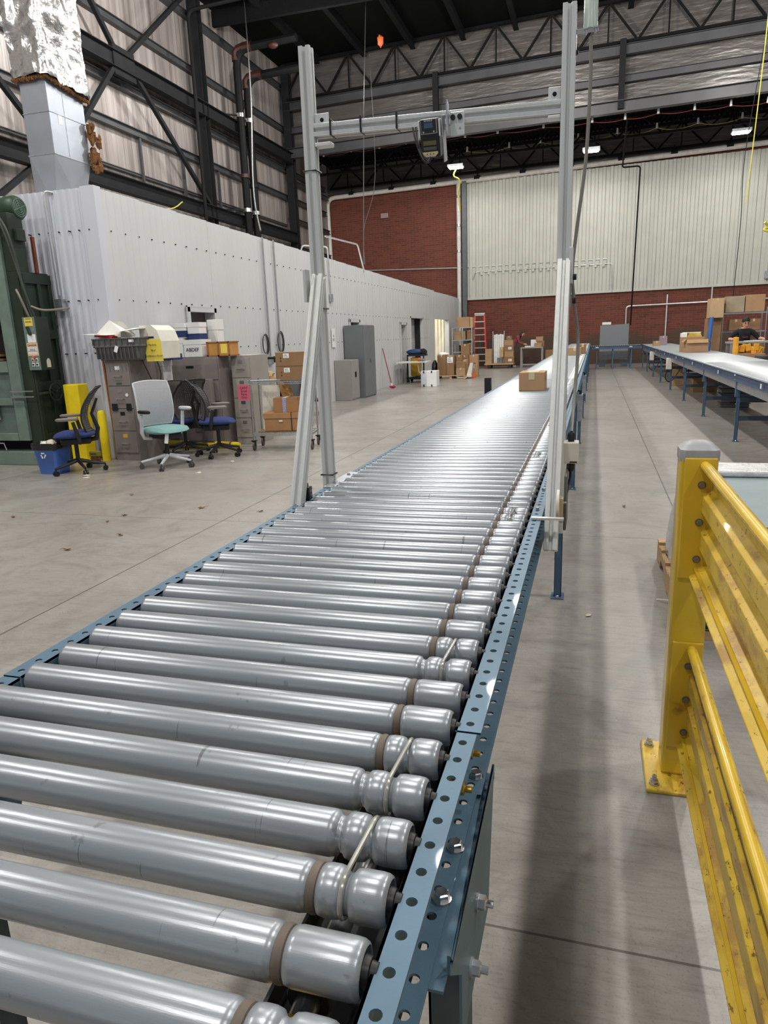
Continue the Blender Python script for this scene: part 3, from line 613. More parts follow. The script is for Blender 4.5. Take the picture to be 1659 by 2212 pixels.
axg = G().cyl((XR - .01, 0, 0), (-.158, 0, 0), .0055, 6); axg.cyl((XL + .006, 0, 0), (-.858, 0, 0), .0055, 6)
capL = G().lathe((XL + .002, 0, 0), (-1, 0, 0), [(0, RR - .006), (.001, .012), (.004, .011)], 18, True)
def make_roller(kind):
    r = tube_mesh(kind).build('roller', zinc, conv, ang=60)
    G.build(capg, 'bearing_cap', black, r); G.build(capL, 'bearing_cap', galv, r); G.build(axg, 'axle', chrome, r)
    if kind in 'AB':
        g = G(); c = XR - .0725 if kind == 'A' else XR - .0735; n = 20
        g.lathe((c - .006, 0, 0), (1, 0, 0), [(0, RR - .005), (.002, RR - .0012), (.006, RR - .0002), (.010, RR - .0012), (.012, RR - .005)], 24, False)
        g.build('drive_ring', brownband, r)
    r['label'] = {'A': 'zinc roller with one groove and a brown drive ring', 'B': 'zinc roller with two grooves, brown drive ring in one', 'C': 'zinc roller with two grooves'}[kind]
    return r
NIND = 100
for k in range(-9, -9 + NIND):
    kind = kinds.get(k) or ('B' if (k % 13) in (0, 1) else 'A')
    if kind not in protos:
        r = make_roller(kind); protos[kind] = r
    else:
        r = protos[kind].copy(); COL.objects.link(r)
        if k < 60:
            for ch in list(protos[kind].children): c = ch.copy(); COL.objects.link(c); c.parent = r
    r.location = (0 - cx, rrow(k) - cy, ZC); r.rotation_euler = (random.uniform(0, 6.28), 0, 0)
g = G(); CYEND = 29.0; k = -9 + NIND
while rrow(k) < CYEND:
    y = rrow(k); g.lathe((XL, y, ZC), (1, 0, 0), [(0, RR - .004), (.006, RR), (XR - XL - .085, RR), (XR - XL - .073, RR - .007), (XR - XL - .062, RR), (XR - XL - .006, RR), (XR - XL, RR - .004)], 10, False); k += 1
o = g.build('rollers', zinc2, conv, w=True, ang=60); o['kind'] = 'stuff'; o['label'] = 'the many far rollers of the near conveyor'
# clear urethane bands joining pairs of rollers
def band(ka, kb):
    ya, yb = rrow(ka), rrow(kb); x = XR - .0405; pts = []; r = RR - .003
    for i in range(12): a = -PI / 2 - PI * i / 11; pts.append((x - .003, ya + r * math.cos(a), ZC + r * math.sin(a)))
    for i in range(1, 6): t = i / 6; pts.append((x - .003 + .004 * t, ya + (yb - ya) * t, ZC + r))
    for i in range(12): a = PI / 2 - PI * i / 11; pts.append((x + .001, yb + r * math.cos(a), ZC + r * math.sin(a)))
    for i in range(1, 6): t = i / 6; pts.append((x + .001 - .004 * t, yb + (ya - yb) * t, ZC - r))
    G().tube(pts, .0027, 8, closed=True).build('clear_band', clearband, conv, w=True)
for a, b in ((-5, -4), (-3, -2), (1, 2), (13, 14), (26, 27), (39, 40), (-8 + 1, -6) if False else (52, 53)): band(a, b)
# side rails: C channels opening outwards, holes punched at half the roller pitch
def holed(g, x0, x1, y0, y1, z0, z1, r=.0056, p=PIT / 2, off=0.0, xc=None):
    xc = (x0 + x1) / 2 if xc is None else xc
    n = max(1, int((y1 - y0) / p + .5)); p = (y1 - y0) / n; m = 12
    for i in range(n):
        a = y0 + i * p; b = a + p; yc = (a + b) / 2; ring = []; outr = []
        for k in range(m):
            t = 2 * PI * k / m; c, s = math.cos(t), math.sin(t); ring.append((xc + r * c, yc + r * s))
            sc = min(((x1 - xc) if c > 0 else (xc - x0)) / abs(c) if abs(c) > 1e-6 else 1e9, (p / 2) / abs(s) if abs(s) > 1e-6 else 1e9); outr.append((xc + c * sc, yc + s * sc))
        cor = [(x1, b), (x0, b), (x0, a), (x1, a)]
        V = [(x, y, z) for z in (z1, z0) for (x, y) in ring + outr] + [(x, y, z) for z in (z1, z0) for (x, y) in cor]
        F = []; T = 2 * m
        for k in range(m):
            k2 = (k + 1) % m; F.append((k, k + m, k2 + m, k2)); F.append((T + k2, T + k2 + m, T + k + m, T + k)); F.append((k, k2, T + k2, T + k))
        base = 2 * T
        for q, (cxx, cyy) in enumerate(cor):
            for k in range(m):
                k2 = (k + 1) % m; A, B = outr[k], outr[k2]
                if abs(A[0] - B[0]) > 1e-6 and abs(A[1] - B[1]) > 1e-6 and (abs(A[0] - cxx) < 1e-6 or abs(B[0] - cxx) < 1e-6) and (abs(A[1] - cyy) < 1e-6 or abs(B[1] - cyy) < 1e-6):
                    F.append((k + m, base + q, k2 + m)); F.append((T + k2 + m, base + 4 + q, T + k + m))
        F += [(base + 0, base + 3, base + 7, base + 4), (base + 1, base + 5, base + 6, base + 2)]
        g.add(V, F)
def rail(name, xi, xo, y0, y1, zt, zb, hole_to, mat_, parent, t=.003):
    """xi: web side, xo: open side"""
    g = G(); s = 1 if xo > xi else -1; a, b = min(xi, xo), max(xi, xo)
    g.box(min(xi, xi + s * t), max(xi, xi + s * t), y0, y1, zb, zt)
    yh = min(hole_to, y1)
    if yh > y0: n = round((yh - y0) / (PIT / 2)); yh = y0 + n * PIT / 2; holed(g, a, b, y0, yh, zt - t, zt); holed(g, a, b, y0, yh, zb, zb + t)
    else: yh = y0
    if yh < y1: g.box(a, b, yh, y1, zt - t, zt); g.box(a, b, yh, y1, zb, zb + t)
    g.box(min(xo - s * .0016, xo), max(xo - s * .0016, xo), y0, y1, zt - .0042, zt - .0028)
    return g.build(name, mat_, parent, w=True)
ZR = .957
SP = .808
rail('side_rail', -.1575, -.1285, .08, SP, ZR, ZR - .09, 9, railblue, conv)['label'] = 'blue punched side rail of the nearest section, right side'
rail('side_rail', -.1575, -.1235, SP + .003, CYEND, ZR + .001, ZR - .094, 7.5, railblue, conv)['label'] = 'long blue punched side rail, right side'
rail('side_rail', -.855, -.889, .08, SP, ZR, ZR - .09, 9, railblue, conv)['label'] = 'blue punched side rail of the nearest section, left side'
rail('side_rail', -.855, -.890, SP + .003, CYEND, ZR + .001, ZR - .094, 7.5, railblue, conv)['label'] = 'long blue punched side rail, left side'
# bolts and nuts
def hexbolt(g, c, d, r, h, mi=0):
    c = Vector(c); d = Vector(d).normalized(); g.lathe(c, d, [(0, r * 1.25), (h * .22, r * 1.25)], 16, True, mi); g.lathe(c + d * h * .2, d, [(0, r), (h * .7, r), (h * .8, r * .82)], 6, True, mi)
def bolt(parent, c, d, r=.007, h=.008, mat_=chrome, name='bolt', tip=False):
    g = G(); hexbolt(g, c, d, r, h)
    if tip: g.cyl(Vector(c), Vector(c) + Vector(d).normalized() * (h * 1.7), r * .5, 10)
    g.build(name, mat_, parent, w=True, ang=25)
for y in (.62, .70): bolt(conv, (-.137, y, ZR - .087), (0, 0, 1), .0085, .010)
for y, z in ((.845, .905), (.775, .898)): bolt(conv, (-.152, y, z), (1, 0, 0), .0085, .013, gold, 'nut', True)
bolt(conv, (-.136, .85, ZR - .092), (0, 0, 1), .008, .009)
for y in (2.03, 2.30): bolt(conv, (-.142, y, ZR + .001), (0, 0, 1), .006, .006)
# legs
def leg(parent, x, y, ztop, s, near=False, mat_=railblue2, name='leg'):
    """C-channel upright, foot plate; s = +1 outer face to the right"""
    g = G(); w_ = .02; d = .019
    g.box(x - w_, x + w_, y - d, y - d + .003, .006, ztop); g.box(x - w_, x - w_ + .003, y - d, y + d, .006, ztop); g.box(x + w_ - .003, x + w_, y - d, y + d, .006, ztop)
    l = g.build(name, mat_, parent, w=True)
    f = G().box(x - .035, x + .035, y - .05, y + .05, 0, .006).build('foot_plate', mat_, l, w=False)
    f.data.transform(Matrix.Translation(-Vector((parent.location.x, parent.location.y, parent.location.z))))
    b = G(); hexbolt(b, (x, y - .035, .006), (0, 0, 1), .010, .014); b = b.build('anchor_bolt', chrome, l); b.data.transform(Matrix.Translation(-parent.location)); return l
LEGY = [3.86, 6.76, 9.66, 12.56, 15.46, 18.36, 21.26, 24.16, 27.06]
for y in LEGY:
    for x in (-.150, -.862): leg(conv, x, y, ZR - .094, 1)
    g = G(); g.box(-.845, -.167, y - .016, y - .013, .33, .37); g.box(-.845, -.167, y - .016, y + .016, .37, .373); g.box(-.845, -.167, y - .016, y - .013, ZR - .16, ZR - .12); g.build('cross_brace', railblue2, conv, w=True)
# the near leg with its wide galvanised-edged bracket
for x in (-.1395, -.873):
    s = 1 if x > -.5 else -1
    g = G(); g.box(x - .024, x + .021, .655, .658, .006, .83); g.box(x + s * .018, x + s * .021, .655, .70, .006, .83); g.box(x - s * .024, x - s * .021, .655, .70, .006, .83)
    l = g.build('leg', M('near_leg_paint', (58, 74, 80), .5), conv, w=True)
    g = G(); xo = x + s * .024
    g.add([(xo, .60, .70), (xo, .80, .70), (xo, .86, ZR - .075), (xo, .86, ZR - .098), (xo, .54, ZR - .098), (xo, .54, ZR - .075), (xo, .60, ZR - .16)] + [(xo + s * .003, .60, .70), (xo + s * .003, .80, .70), (xo + s * .003, .86, ZR - .075), (xo + s * .003, .86, ZR - .098), (xo + s * .003, .54, ZR - .098), (xo + s * .003, .54, ZR - .075), (xo + s * .003, .60, ZR - .16)],
          [(0, 1, 2, 4, 6), (13, 11, 9, 8, 7)] + [(i, (i + 1) % 7, (i + 1) % 7 + 7, i + 7) for i in range(7)])
    g.box(min(x + s * .002, xo), max(x + s * .002, xo), .52, .87, ZR - .100, ZR - .0965)
    g.build('rail_bracket', railblue, conv, w=True)
    for y, z in ((.70, .80), (.655, .75)): bolt(conv, (xo + s * .003, y, z), (s, 0, 0), .009, .012, chrome if z > .78 else galv, 'bolt', True)
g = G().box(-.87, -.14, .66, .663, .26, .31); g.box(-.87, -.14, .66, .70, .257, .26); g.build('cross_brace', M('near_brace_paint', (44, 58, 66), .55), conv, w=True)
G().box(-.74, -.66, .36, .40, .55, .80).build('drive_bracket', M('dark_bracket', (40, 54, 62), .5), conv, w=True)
# line shaft, spools, cross members under the rollers
G().cyl((-.245, .1, ZC - .115), (-.245, 28, ZC - .115), .0127, 12).build('line_shaft', M('shaft_steel', (120, 120, 122), .3, .8), conv, w=True)
for k in range(-9, 24):
    if kinds.get(k, 'A') in 'AB': y = rrow(k); G().lathe((-.245, y - .022, ZC - .115), (0, 1, 0), [(0, .022), (.004, .024), (.01, .019), (.034, .019), (.040, .024), (.044, .022)], 16, True).build('drive_spool', yspool if k < -5 else blackm, conv, w=True)
G().box(-.30, -.168, .08, 3.2, .775, .780).box(-.30, -.296, .08, 3.2, .780, .81).build('shade_plate', M('shade_plate_dark', (30, 31, 32), .6), conv, w=True)  # added dark plate standing in for shade and black mechanisms under the rollers
for y in (1.0, 2.1, 3.3, 4.6, 6, 8, 10): G().box(-.852, -.16, y - .02, y + .02, ZR - .089, ZR - .052).build('crossmember', M('crossmember_paint', (60, 84, 98), .5), conv, w=True)
g = G(); holed(g, -.34, -.30, .375, .415, .80, .803, .007, .04, xc=-.32); g.box(-.30, -.297, .375, .415, .74, .803); g.box(-.34, -.337, .375, .415, .74, .803); g.build('shaft_bracket', galv, conv, w=True)
cable('power_cable', None, [(-.78, .25, .70), (-.62, .45, .66), (-.52, .52, .60), (-.40, .46, .55), (-.40, .40, .50)], .006, None).build('power_cable', black, conv, w=True)
# boxes on it
def carton(x0, x1, y0, y1, z, h, label, mat_=card, rz=0, group=None, flaps=False, tp=True, lab=None, name='cardboard_box', side='y'):
    t = thing(name, label, 'box', ((x0 + x1) / 2, (y0 + y1) / 2, z), rz, group); a, b = (x1 - x0) / 2, (y1 - y0) / 2
    G().box(-a, a, -b, b, 0, h).build('carton', mat_, t, bevel=min(.004, h * .03))
    if tp:
        g = G()
        if a >= b: g.box(-a - .001, a + .001, -.024, .024, h, h + .0015); g.box(-a - .0015, -a, -.024, .024, h - .07, h); g.box(a, a + .0015, -.024, .024, h - .07, h)
        else: g.box(-.024, .024, -b - .001, b + .001, h, h + .0015); g.box(-.024, .024, -b - .0015, -b, h - .06, h)
        g.build('packing_tape', tape, t)
    if flaps:
        g = G()
        for s in (-1, 1): g.obox((0, s * (b + .03), h + .02), (a * 1.9, .10, .004), Matrix.Rotation(s * -.9, 3, 'X')); g.obox((s * (a + .03), 0, h + .03), (.09, b * 1.8, .004), Matrix.Rotation(s * .8, 3, 'Y'))
        g.build('flap', mat_, t)
    if lab:
        u, v, lw, lh = lab
        G().box(u - lw / 2, u + lw / 2, -b - .0015, -b, v, v + lh).build('shipping_label', paperw, t)
        g = G()
        for q in range(3): g.box(u - lw * .38, u + lw * (.3 - .1 * q), -b - .002, -b - .0014, v + lh * (.2 + .25 * q), v + lh * (.28 + .25 * q))
        g.build('label_print', ink, t)
    return t
b = carton(-.605, -.392, 6.16, 6.52, ZT, .155, 'brown cardboard box riding the near conveyor just past the gantry', card, 0)
G().box(.106, .1075, -.06, -.02, .08, .12).build('shipping_mark', ink, b); g = G(); g.add([(-.06, -.14, .157), (.05, -.16, .157), (.06, .1, .158), (-.04, .12, .158)], [(0, 1, 2, 3)]); g.build('tape_patch', tape, b)
carton(-.50, -.25, 15.1, 15.55, ZT, .15, 'cardboard box seen just right of the gantry post far along the near conveyor', card)
carton(-.30, -.16, 16.0, 16.5, ZT, .2, 'small carton behind the far box on the near conveyor', card2)
t = thing('sensor_box', 'small black sensor at the left rail beyond the gantry beside the box', 'sensor', (-.93, 6.6, .9)); G().box(-.03, .03, -.03, .03, 0, .17).build('housing', black, t, bevel=.004); G().box(-.01, .04, -.01, .01, 0, .02).build('bracket', galv, t)
# control boxes and motors hanging under the right side further on
for y, lab in ((7.4, 'pale control box under the near conveyor beyond the gantry'), (10.6, 'pale control box further along under the near conveyor')):
    t = thing('control_box', lab, 'control box', (-.12, y, .58)); G().box(-.03, .03, -.12, .12, 0, .26).build('housing', galv, t, bevel=.004); G().cyl((0, 0, .26), (0, 0, .30), .02, 10).build('cable_gland', black, t)

# ================================================================== gantry of aluminium profile
gan = thing('scanner_gantry', 'tall aluminium profile gantry straddling the near conveyor', 'gantry', (-.5, 2.36, 0))
def profile(a, b, name, parent, fwd=(0, -1, 0), sz=.038, mat_=alu):
    """slotted square extrusion from a to b; fwd = direction of one face"""
    a = Vector(a); b = Vector(b); d = (b - a).normalized(); f = Vector(fwd); f = (f - d * f.dot(d)).normalized(); r = f.cross(d)
    h = sz / 2; s = .0060; n = .011; poly = []
    for (u, v) in ((1, 0), (0, 1), (-1, 0), (0, -1)):       # each side, counter-clockwise
        pu, pv = -v, u
        for (q, p) in ((-h + .001, h), (-s, h), (-s, h - .003), (-.003, h - n), (.003, h - n), (s, h - .003), (s, h), (h - .001, h)): poly.append((u * p + pu * q, v * p + pv * q))
    g = G(); g.prism(poly, a, f, r, b - a); 
    # fine grooves as thin raised lips next to each slot
    for (u, v) in ((1, 0), (0, 1), (-1, 0), (0, -1)):
        pu, pv = -v, u
        for q in (-.0125, -.0085, .0085, .0125):
            A, B = u * h + pu * q, v * h + pv * q; c0 = a + f * A + r * B; g.bar(c0, c0 + (b - a), .0016, .0012, up=tuple(f * u + r * v))
    return g.build(name, mat_, parent, w=True)
PXL, PXR = -.913, -.098; PY = 2.36
profile((PXL, PY, .80), (PXL, PY, 2.365), 'left_post', gan)
profile((PXR, PY, .80), (PXR, PY, 2.365), 'right_post', gan)
profile((PXL + .019, PY, 2.12), (PXR - .019, PY, 2.10), 'crossbar', gan, fwd=(0, -1, 0))
profile((PXL + .028, 1.93, .80), (PXL + .018, PY - .04, 1.668), 'left_brace', gan)
profile((PXR, 1.94, .862), (PXR + .003, PY - .04, 1.665), 'right_brace', gan)
def plate(x0, x1, y0, y1, z0, z1, name='bracket_plate', mat_=alu, bevel=.002): return G().box(x0, x1, y0, y1, z0, z1).build(name, mat_, gan, w=True, bevel=bevel)
plate(PXL + .02, PXL + .068, PY - .006, PY - .0, 2.128, 2.170); bolt(gan, (PXL + .045, PY - .006, 2.150), (0, -1, 0), .005, .005, steel_dark)
plate(PXL + .02, PXL + .075, PY - .018, PY + .018, 2.070, 2.082)
plate(PXR - .056, PXR - .02, PY - .006, PY, 2.118, 2.158); bolt(gan, (PXR - .038, PY - .006, 2.138), (0, -1, 0), .005, .005, steel_dark)
plate(PXR - .056, PXR - .02, PY - .018, PY + .018, 2.070, 2.080)
plate(PXR + .017, PXR + .029, PY - .06, PY - .015, 1.60, 1.705); plate(PXL - .022, PXL - .012, PY - .085, PY - .045, 1.585, 1.69)
for z in (1.55, 1.62): G().cyl((PXR + .029, PY - .03, z), (PXR + .040, PY - .03, z), .009, 12).build('cap_screw', black, gan, w=True)
plate(PXR + .018, PXR + .026, PY - .05, PY - .02, 1.53, 1.60, mat_=aluslot)
# feet and ties
plate(-.893, -.852, 2.24, 2.52, ZR, ZR + .006, 'foot_plate', galv); 
for y in (2.30, 2.46): bolt(gan, (-.873, y, ZR + .006), (0, 0, 1), .006, .006)
G().box(-.150, PXR + .035, 1.905, 1.919, ZR + .002, ZR + .008).build('foot_bar', alu, gan, w=True)
def ztie(c, ax_, s=.0225, mat_=black):
    c = Vector(c); pts = []
    u, v = [Vector(q) for q in {'z': ((1, 0, 0), (0, 1, 0)), 'x': ((0, 1, 0), (0, 0, 1))}[ax_]]
    for (a, b) in ((-1, -1), (1, -1), (1, 1), (-1, 1)): pts.append(c + u * a * s + v * b * s)
    G().tube(pts, .003, 6, closed=True).build('cable_tie', mat_, gan, w=True)
for z in (2.0, 1.565, .985): ztie((PXL, PY, z), 'z')
for x in (-.835, -.733, -.615): ztie((x, PY, 2.115 + (-.5 - x) * .02), 'x')
# right side: bracket, reflector disc, junction box, black lead
G().box(PXR + .020, PXR + .030, 1.99, 2.03, .93, 1.0).build('reflector_bracket', M('bracket_beige', (190, 176, 150), .5), gan, w=True)
rf = G().cyl((PXR + .012, 1.985, .985), (PXR + .020, 1.985, .985), .042, 28).build('reflector_disc', cream, gan, w=True)
bolt(gan, (PXR + .030, 2.01, .985), (1, 0, 0), .004, .008)
plate(PXR + .030, PXR + .038, 2.02, 2.16, .90, 1.06, mat_=M('bracket_dark', (92, 98, 94), .5))
jb = G().box(-.076, -.033, 2.11, 2.17, 1.080, 1.142).build('junction_box', cream, gan, w=True, bevel=.003)
G().box(-.057, -.036, 2.108, 2.111, 1.083, 1.087).build('cover_label', ink, jb).data.transform(Matrix.Translation(-gan.location))
for z0, z1 in ((1.142, 1.170), (1.080, 1.052)):
    g = G().lathe((-.055, 2.14, z0), (0, 0, 1 if z1 > z0 else -1), [(0, .0095), (.006, .0095), (.007, .012), (.02, .012), (.027, .0085)], 14); g.build('cable_gland', black, gan, w=True)
cable('black_lead', None, [(-.055, 2.14, 1.055), (-.055, 2.13, 1.03), (-.063, 2.08, .995), (-.070, 2.03, .965), (-.070, 2.01, .955)], .0045, None).build('black_lead', black, gan, w=True)
# beacon on its L bracket, with the grey cable
cable('beacon_cable', None, [(-.039, PY, 2.275), (-.036, PY, 2.22), (-.036, PY, 2.13), (-.042, PY, 1.95), (-.062, PY, 1.76), (-.072, PY, 1.64), (-.064, PY, 1.55), (-.048, PY, 1.42), (-.053, PY - .1, 1.25), (-.055, PY - .22, 1.17)], .0052, None, n=8).build('beacon_cable', M('grey_cable', (126, 122, 114), .5), gan, w=True)
G().box(PXR + .019, PXR + .0205, PY - .015, PY + .015, 2.232, 2.293).build('beacon_bracket', galv, gan, w=True)
g = G(); g.box(PXR + .019, -.018, PY - .016, PY + .016, 2.292, 2.294); g.build('beacon_bracket', galv, gan, w=True)
for x in (-.052, -.026): bolt(gan, (x, PY - .01, 2.291), (0, 0, -1), .0035, .012, chrome)
bolt(gan, (PXR + .0205, PY, 2.24), (1, 0, 0), .006, .006, black)
G().lathe((-.040, PY, 2.294), (0, 0, 1), [(0, .0185), (.004, .0195), (.03, .0195), (.09, .0195), (.11, .012), (.115, 0)], 24, False).build('beacon_dome', greenglass, gan, w=True)
# photo-eye at the left
t = thing('photo_sensor', 'small black photoelectric sensor beside the left gantry brace', 'sensor', (-.885, 2.06, ZR - .03))
G().box(-.016, .010, -.012, .012, 0, .085).build('housing', black, t, bevel=.002); g = G().obox((.012, -.006, .055), (.022, .03, .042)); g.build('lens_hood', black, t, bevel=.002); G().obox((.0235, -.0062, .055), (.001, .022, .032)).build('lens', M('smoked_lens', (60, 62, 70), .1, .2), t)
# scanner
sc = thing('barcode_scanner', 'black and silver barcode scanner head hung from the gantry crossbar', 'scanner', (-.497, 2.30, 2.05))
tilt = Matrix.Rotation(.30, 3, 'X')
def tb(c, size): return G().obox(tilt @ Vector(c), size, tilt)
tb((0, 0, -.005), (.058, .050, .105)).build('body', black, sc, bevel=.005)
tb((0, -.0265, .028), (.050, .003, .040)).build('display_bezel', M('bezel_silver', (190, 194, 198), .3, .5), sc, bevel=.001)
tb((0, -.0290, .028), (.046, .003, .036)).build('display_panel', M('panel_dark', (34, 38, 46), .3), sc)
tb((0, -.0315, .031), (.026, .002, .014)).build('screen', M('lcd', (70, 84, 118), .2), sc)
for s in (-1, 1): tb((s * .031, .0, .022), (.005, .046, .045)).build('side_cheek', white, sc, bevel=.001)
for s in (-1, 1): g = G(); c = tilt @ Vector((s * .016, -.0305, .014)); g.cyl(c, c + tilt @ Vector((0, -.002, 0)), .0025, 10); g.build('button', chrome, sc)
tb((0, -.0262, -.016), (.040, .004, .012)).build('aim_window', M('amber_window', (92, 88, 60), .2), sc); tb((0, -.0262, -.031), (.040, .004, .009)).build('aim_window', M('dim_window', (74, 78, 78), .2), sc)
g = G(); o_ = tilt @ Vector((0, -.0285, -.046)); ux_ = Vector((1, 0, 0)); uz_ = tilt @ Vector((0, 0, 1)); g.prism([(-.023, .006), (.023, .006), (.023, 0), (.014, -.008), (-.014, -.008), (-.023, 0)], o_, ux_, uz_, tilt @ Vector((0, .004, 0))); g.build('diffuser_window', M('pale_window', (200, 190, 150), .3), sc)
for q in (-.010, 0, .010): c = o_ + ux_ * q + tilt @ Vector((0, -.001, 0)); G().cyl(c, c + tilt @ Vector((0, -.001, 0)), .0016, 8).build('led', black, sc)
text('maker_plate', 'KEYENCE', .006, tuple(tilt @ Vector((0, -.0312, .043))), (PI / 2 + .30, 0, 0), paperw, sc, .0002)
cable('scanner_cable', None, [(.002, -.02, -.062), (-.005, -.02, -.075), (-.018, -.02, -.072), (-.034, -.012, -.045), (-.048, 0, -.008), (-.062, .02, .035)], .0032, None).build('scanner_cable', black, sc)
cable('scanner_cable', None, [(.0, -.015, -.062), (-.010, -.015, -.070), (-.024, -.012, -.052), (-.04, -.005, -.015), (-.052, .02, .035)], .0028, None).build('scanner_cable', black, sc)
tb((.040, .0, -.01), (.0025, .045, .125)).build('mount_plate', galv, sc); g = G().obox((.052, -.005, .045), (.004, .05, .085), Matrix.Rotation(.1, 3, 'Z')); g.build('mount_plate', galv, sc)
mp_ = G().box(.055, .098, .022, .028, .0, .066).build('bar_clamp_plate', alu, sc, bevel=.002)
for x in (.064, .085): G().cyl((x, .022, .050), (x, .015, .050), .0075, 16).build('cap_screw', black, sc)
bolt(sc, (sc.location.x + .085, sc.location.y + .022, sc.location.z + .020), (0, -1, 0), .003, .002, galv)

# ================================================================== yellow guard rail
gr = thing('guard_rail', 'yellow steel guard rail on the right with grey-capped post and two ribbed panels', 'guard rail', (.315, 2.28, 0))
px0, px1, py0, py1 = .262, .366, 2.228, 2.332
G().box(px0, px1, py0, py1, .012, 1.085).build('post', yellow, gr, w=True, bevel=.012)
G().box(.212, .43, 2.13, 2.43, 0, .013).build('base_plate', yellow_worn, gr, w=True, bevel=.004)
for x, y in ((.238, 2.165), (.238, 2.395), (.405, 2.395)):
    g = G(); g.cyl((x, y, .013), (x, y, .016), .017, 16); hexbolt(g, (x, y, .016), (0, 0, 1), .013, .014); g.cyl((x, y, .02), (x, y, .044), .0075, 10); g.build('anchor_bolt', chrome, gr, w=True, ang=25)
g = G(); cxp, cyp = .314, 2.28
pr = []
for zz, s in ((1.072, .0555), (1.098, .0560), (1.104, .0545), (1.106, .0505), (1.118, .040), (1.126, .020), (1.128, .002)):
    for k in range(24):
        a = 2 * PI * (k + .5) / 24; c, sn = math.cos(a), math.sin(a); m_ = (abs(c) ** 7 + abs(sn) ** 7) ** (-1 / 7); pr.append((cxp + c * m_ * s, cyp + sn * m_ * s, zz))
fs = [(i * 24 + k, i * 24 + (k + 1) % 24, (i + 1) * 24 + (k + 1) % 24, (i + 1) * 24 + k) for i in range(6) for k in range(24)]; fs.append(tuple(range(144, 168)))
g.add(pr, fs, 0, True); g.build('post_cap', capgrey, gr, w=True, ang=40)
def guard(z0, z1, nb, ylo=-1.2):
    """ribbed panel between z0 and z1: rolled top bead, two flat-faced ribs, bottom return"""
    t = py0 - .004; hh = z1 - z0
    ep = G().box(px0 + .010, px1 - .004, t - .006, t + .004, z0 - .005, z1 + .012).build('end_plate', yellow, gr, w=True, bevel=.003)
    xw = .352; xb = .326
    prof = [(.322, .998), (.314, .985), (.3135, .965), (.318, .950), (.327, .940), (xw, .90), (xw, .775), (xb, .72), (xb - .001, .585), (xw, .53), (xw, .445), (xb + .002, .405), (xb + .002, .255), (xw, .215), (xw, .12), (xb, .085), (xb, .045), (.304, .012), (.304, 0), (.308, 0)]
    prof = [(x, z0 + q * hh) for x, q in prof]
    prof = [(.344, z1 - .012), (.342, z1 - .003), (.335, z1), (.328, z1)] + prof
    g = G().sheet(prof, (0, ylo, 0), (1, 0, 0), (0, 0, 1), (0, t - .006 - ylo, 0), .004); p = g.build('rail_panel', yellow_worn, gr, w=True, bevel=.0015)
    G().tube([(.3275, ylo, z1 - .010), (.3275, t - .006, z1 - .010)], .0135, 14).build('top_bead', yellow, gr, w=True)
    # the dark slit and inner return at the foot
    G().box(.316, .3255, ylo, t - .006, z0 + .028, z0 + .031).build('bottom_return', yellow, gr, w=True)
    for k, q in enumerate(nb): 
        g = G(); hexbolt(g, (.322, t - .006, z0 + q * hh), (0, -1, 0), .0095, .010); g.build('bolt', M('weathered_bolt', (120, 112, 92), .5, .4), gr, w=True, ang=25)
guard(.712, 1.07, (.81, .49, .165)); guard(.128, .482, (.81, .48, .15))
# wrapped pallet behind the post
pal = thing('wrapped_pallet', 'pallet load in grey stretch wrap behind the yellow post', 'pallet', (.95, 4.0, 0))
g = G()
for y in (3.45, 3.7, 3.95, 4.2, 4.45, 4.62): g.box(.44, 1.45, y - .045, y + .045, .12, .138); 
for y in (3.45, 4.05, 4.62): g.box(.44, 1.45, y - .045, y + .045, 0, .018)
g.build('deck_board', wood, pal, w=True)
for x in (.46, .95, 1.43):
    g = G(); pr = [(3.405, .018), (3.60, .018), (3.64, .07), (3.82, .07), (3.86, .018), (4.20, .018), (4.24, .07), (4.42, .07), (4.46, .018), (4.665, .018), (4.665, .12), (3.405, .12)]
    g.prism(pr, (x - .02, 0, 0), (0, 1, 0), (0, 0, 1), (.04, 0, 0)); g.build('stringer', wood, pal, w=True)
g = G()
for i in range(9):
    pass
n = 48; rows = [(.138, 1.0), (.22, 1.0), (.34, .96), (.46, .93), (.56, .90), (.62, .87)]; vs = []
for z, s in rows:
    for k in range(n):
        a = 2 * PI * k / n; c, sn = math.cos(a), math.sin(a); m_ = (abs(c) ** 6 + abs(sn) ** 6) ** (-1 / 6); m_ = (abs(c) ** 14 + abs(sn) ** 14) ** (-1 / 14); j = 1 + random.uniform(-.012, .012)
        vs.append((.945 + c * m_ * .48 * s * j, 4.05 + sn * m_ * .56 * s * j, z + random.uniform(-.01, .01)))
fs = [(i * n + k, i * n + (k + 1) % n, (i + 1) * n + (k + 1) % n, (i + 1) * n + k) for i in range(len(rows) - 1) for k in range(n)]
g = G().add(vs, fs, 0, True); g.add(vs[-n:], [tuple(range(n))]); g.build('stretch_wrap', wrap, pal, w=True, ang=60)
t = G().box(.62, 1.5, 3.15, 4.3, .615, .635).build('grey_sheet', bluegrey, loc=(1, 3.9, .62)); tag(t, 'blue-grey flat sheet lying on the wrapped pallet load', 'sheet')
t = G().box(.62, 1.5, 4.22, 4.50, .636, .672).build('bubble_wrap', wrapw, loc=(1, 4.3, .65), bevel=.012); tag(t, 'strip of white bubble wrap at the far edge of the wrapped load', 'bubble wrap')
pipe('strap_end', 'pale strap end lying on the floor beside the pallet', [(.38, 3.9, .006), (.44, 3.86, .02), (.52, 3.80, .006)], .004, white, 'strap', 5)
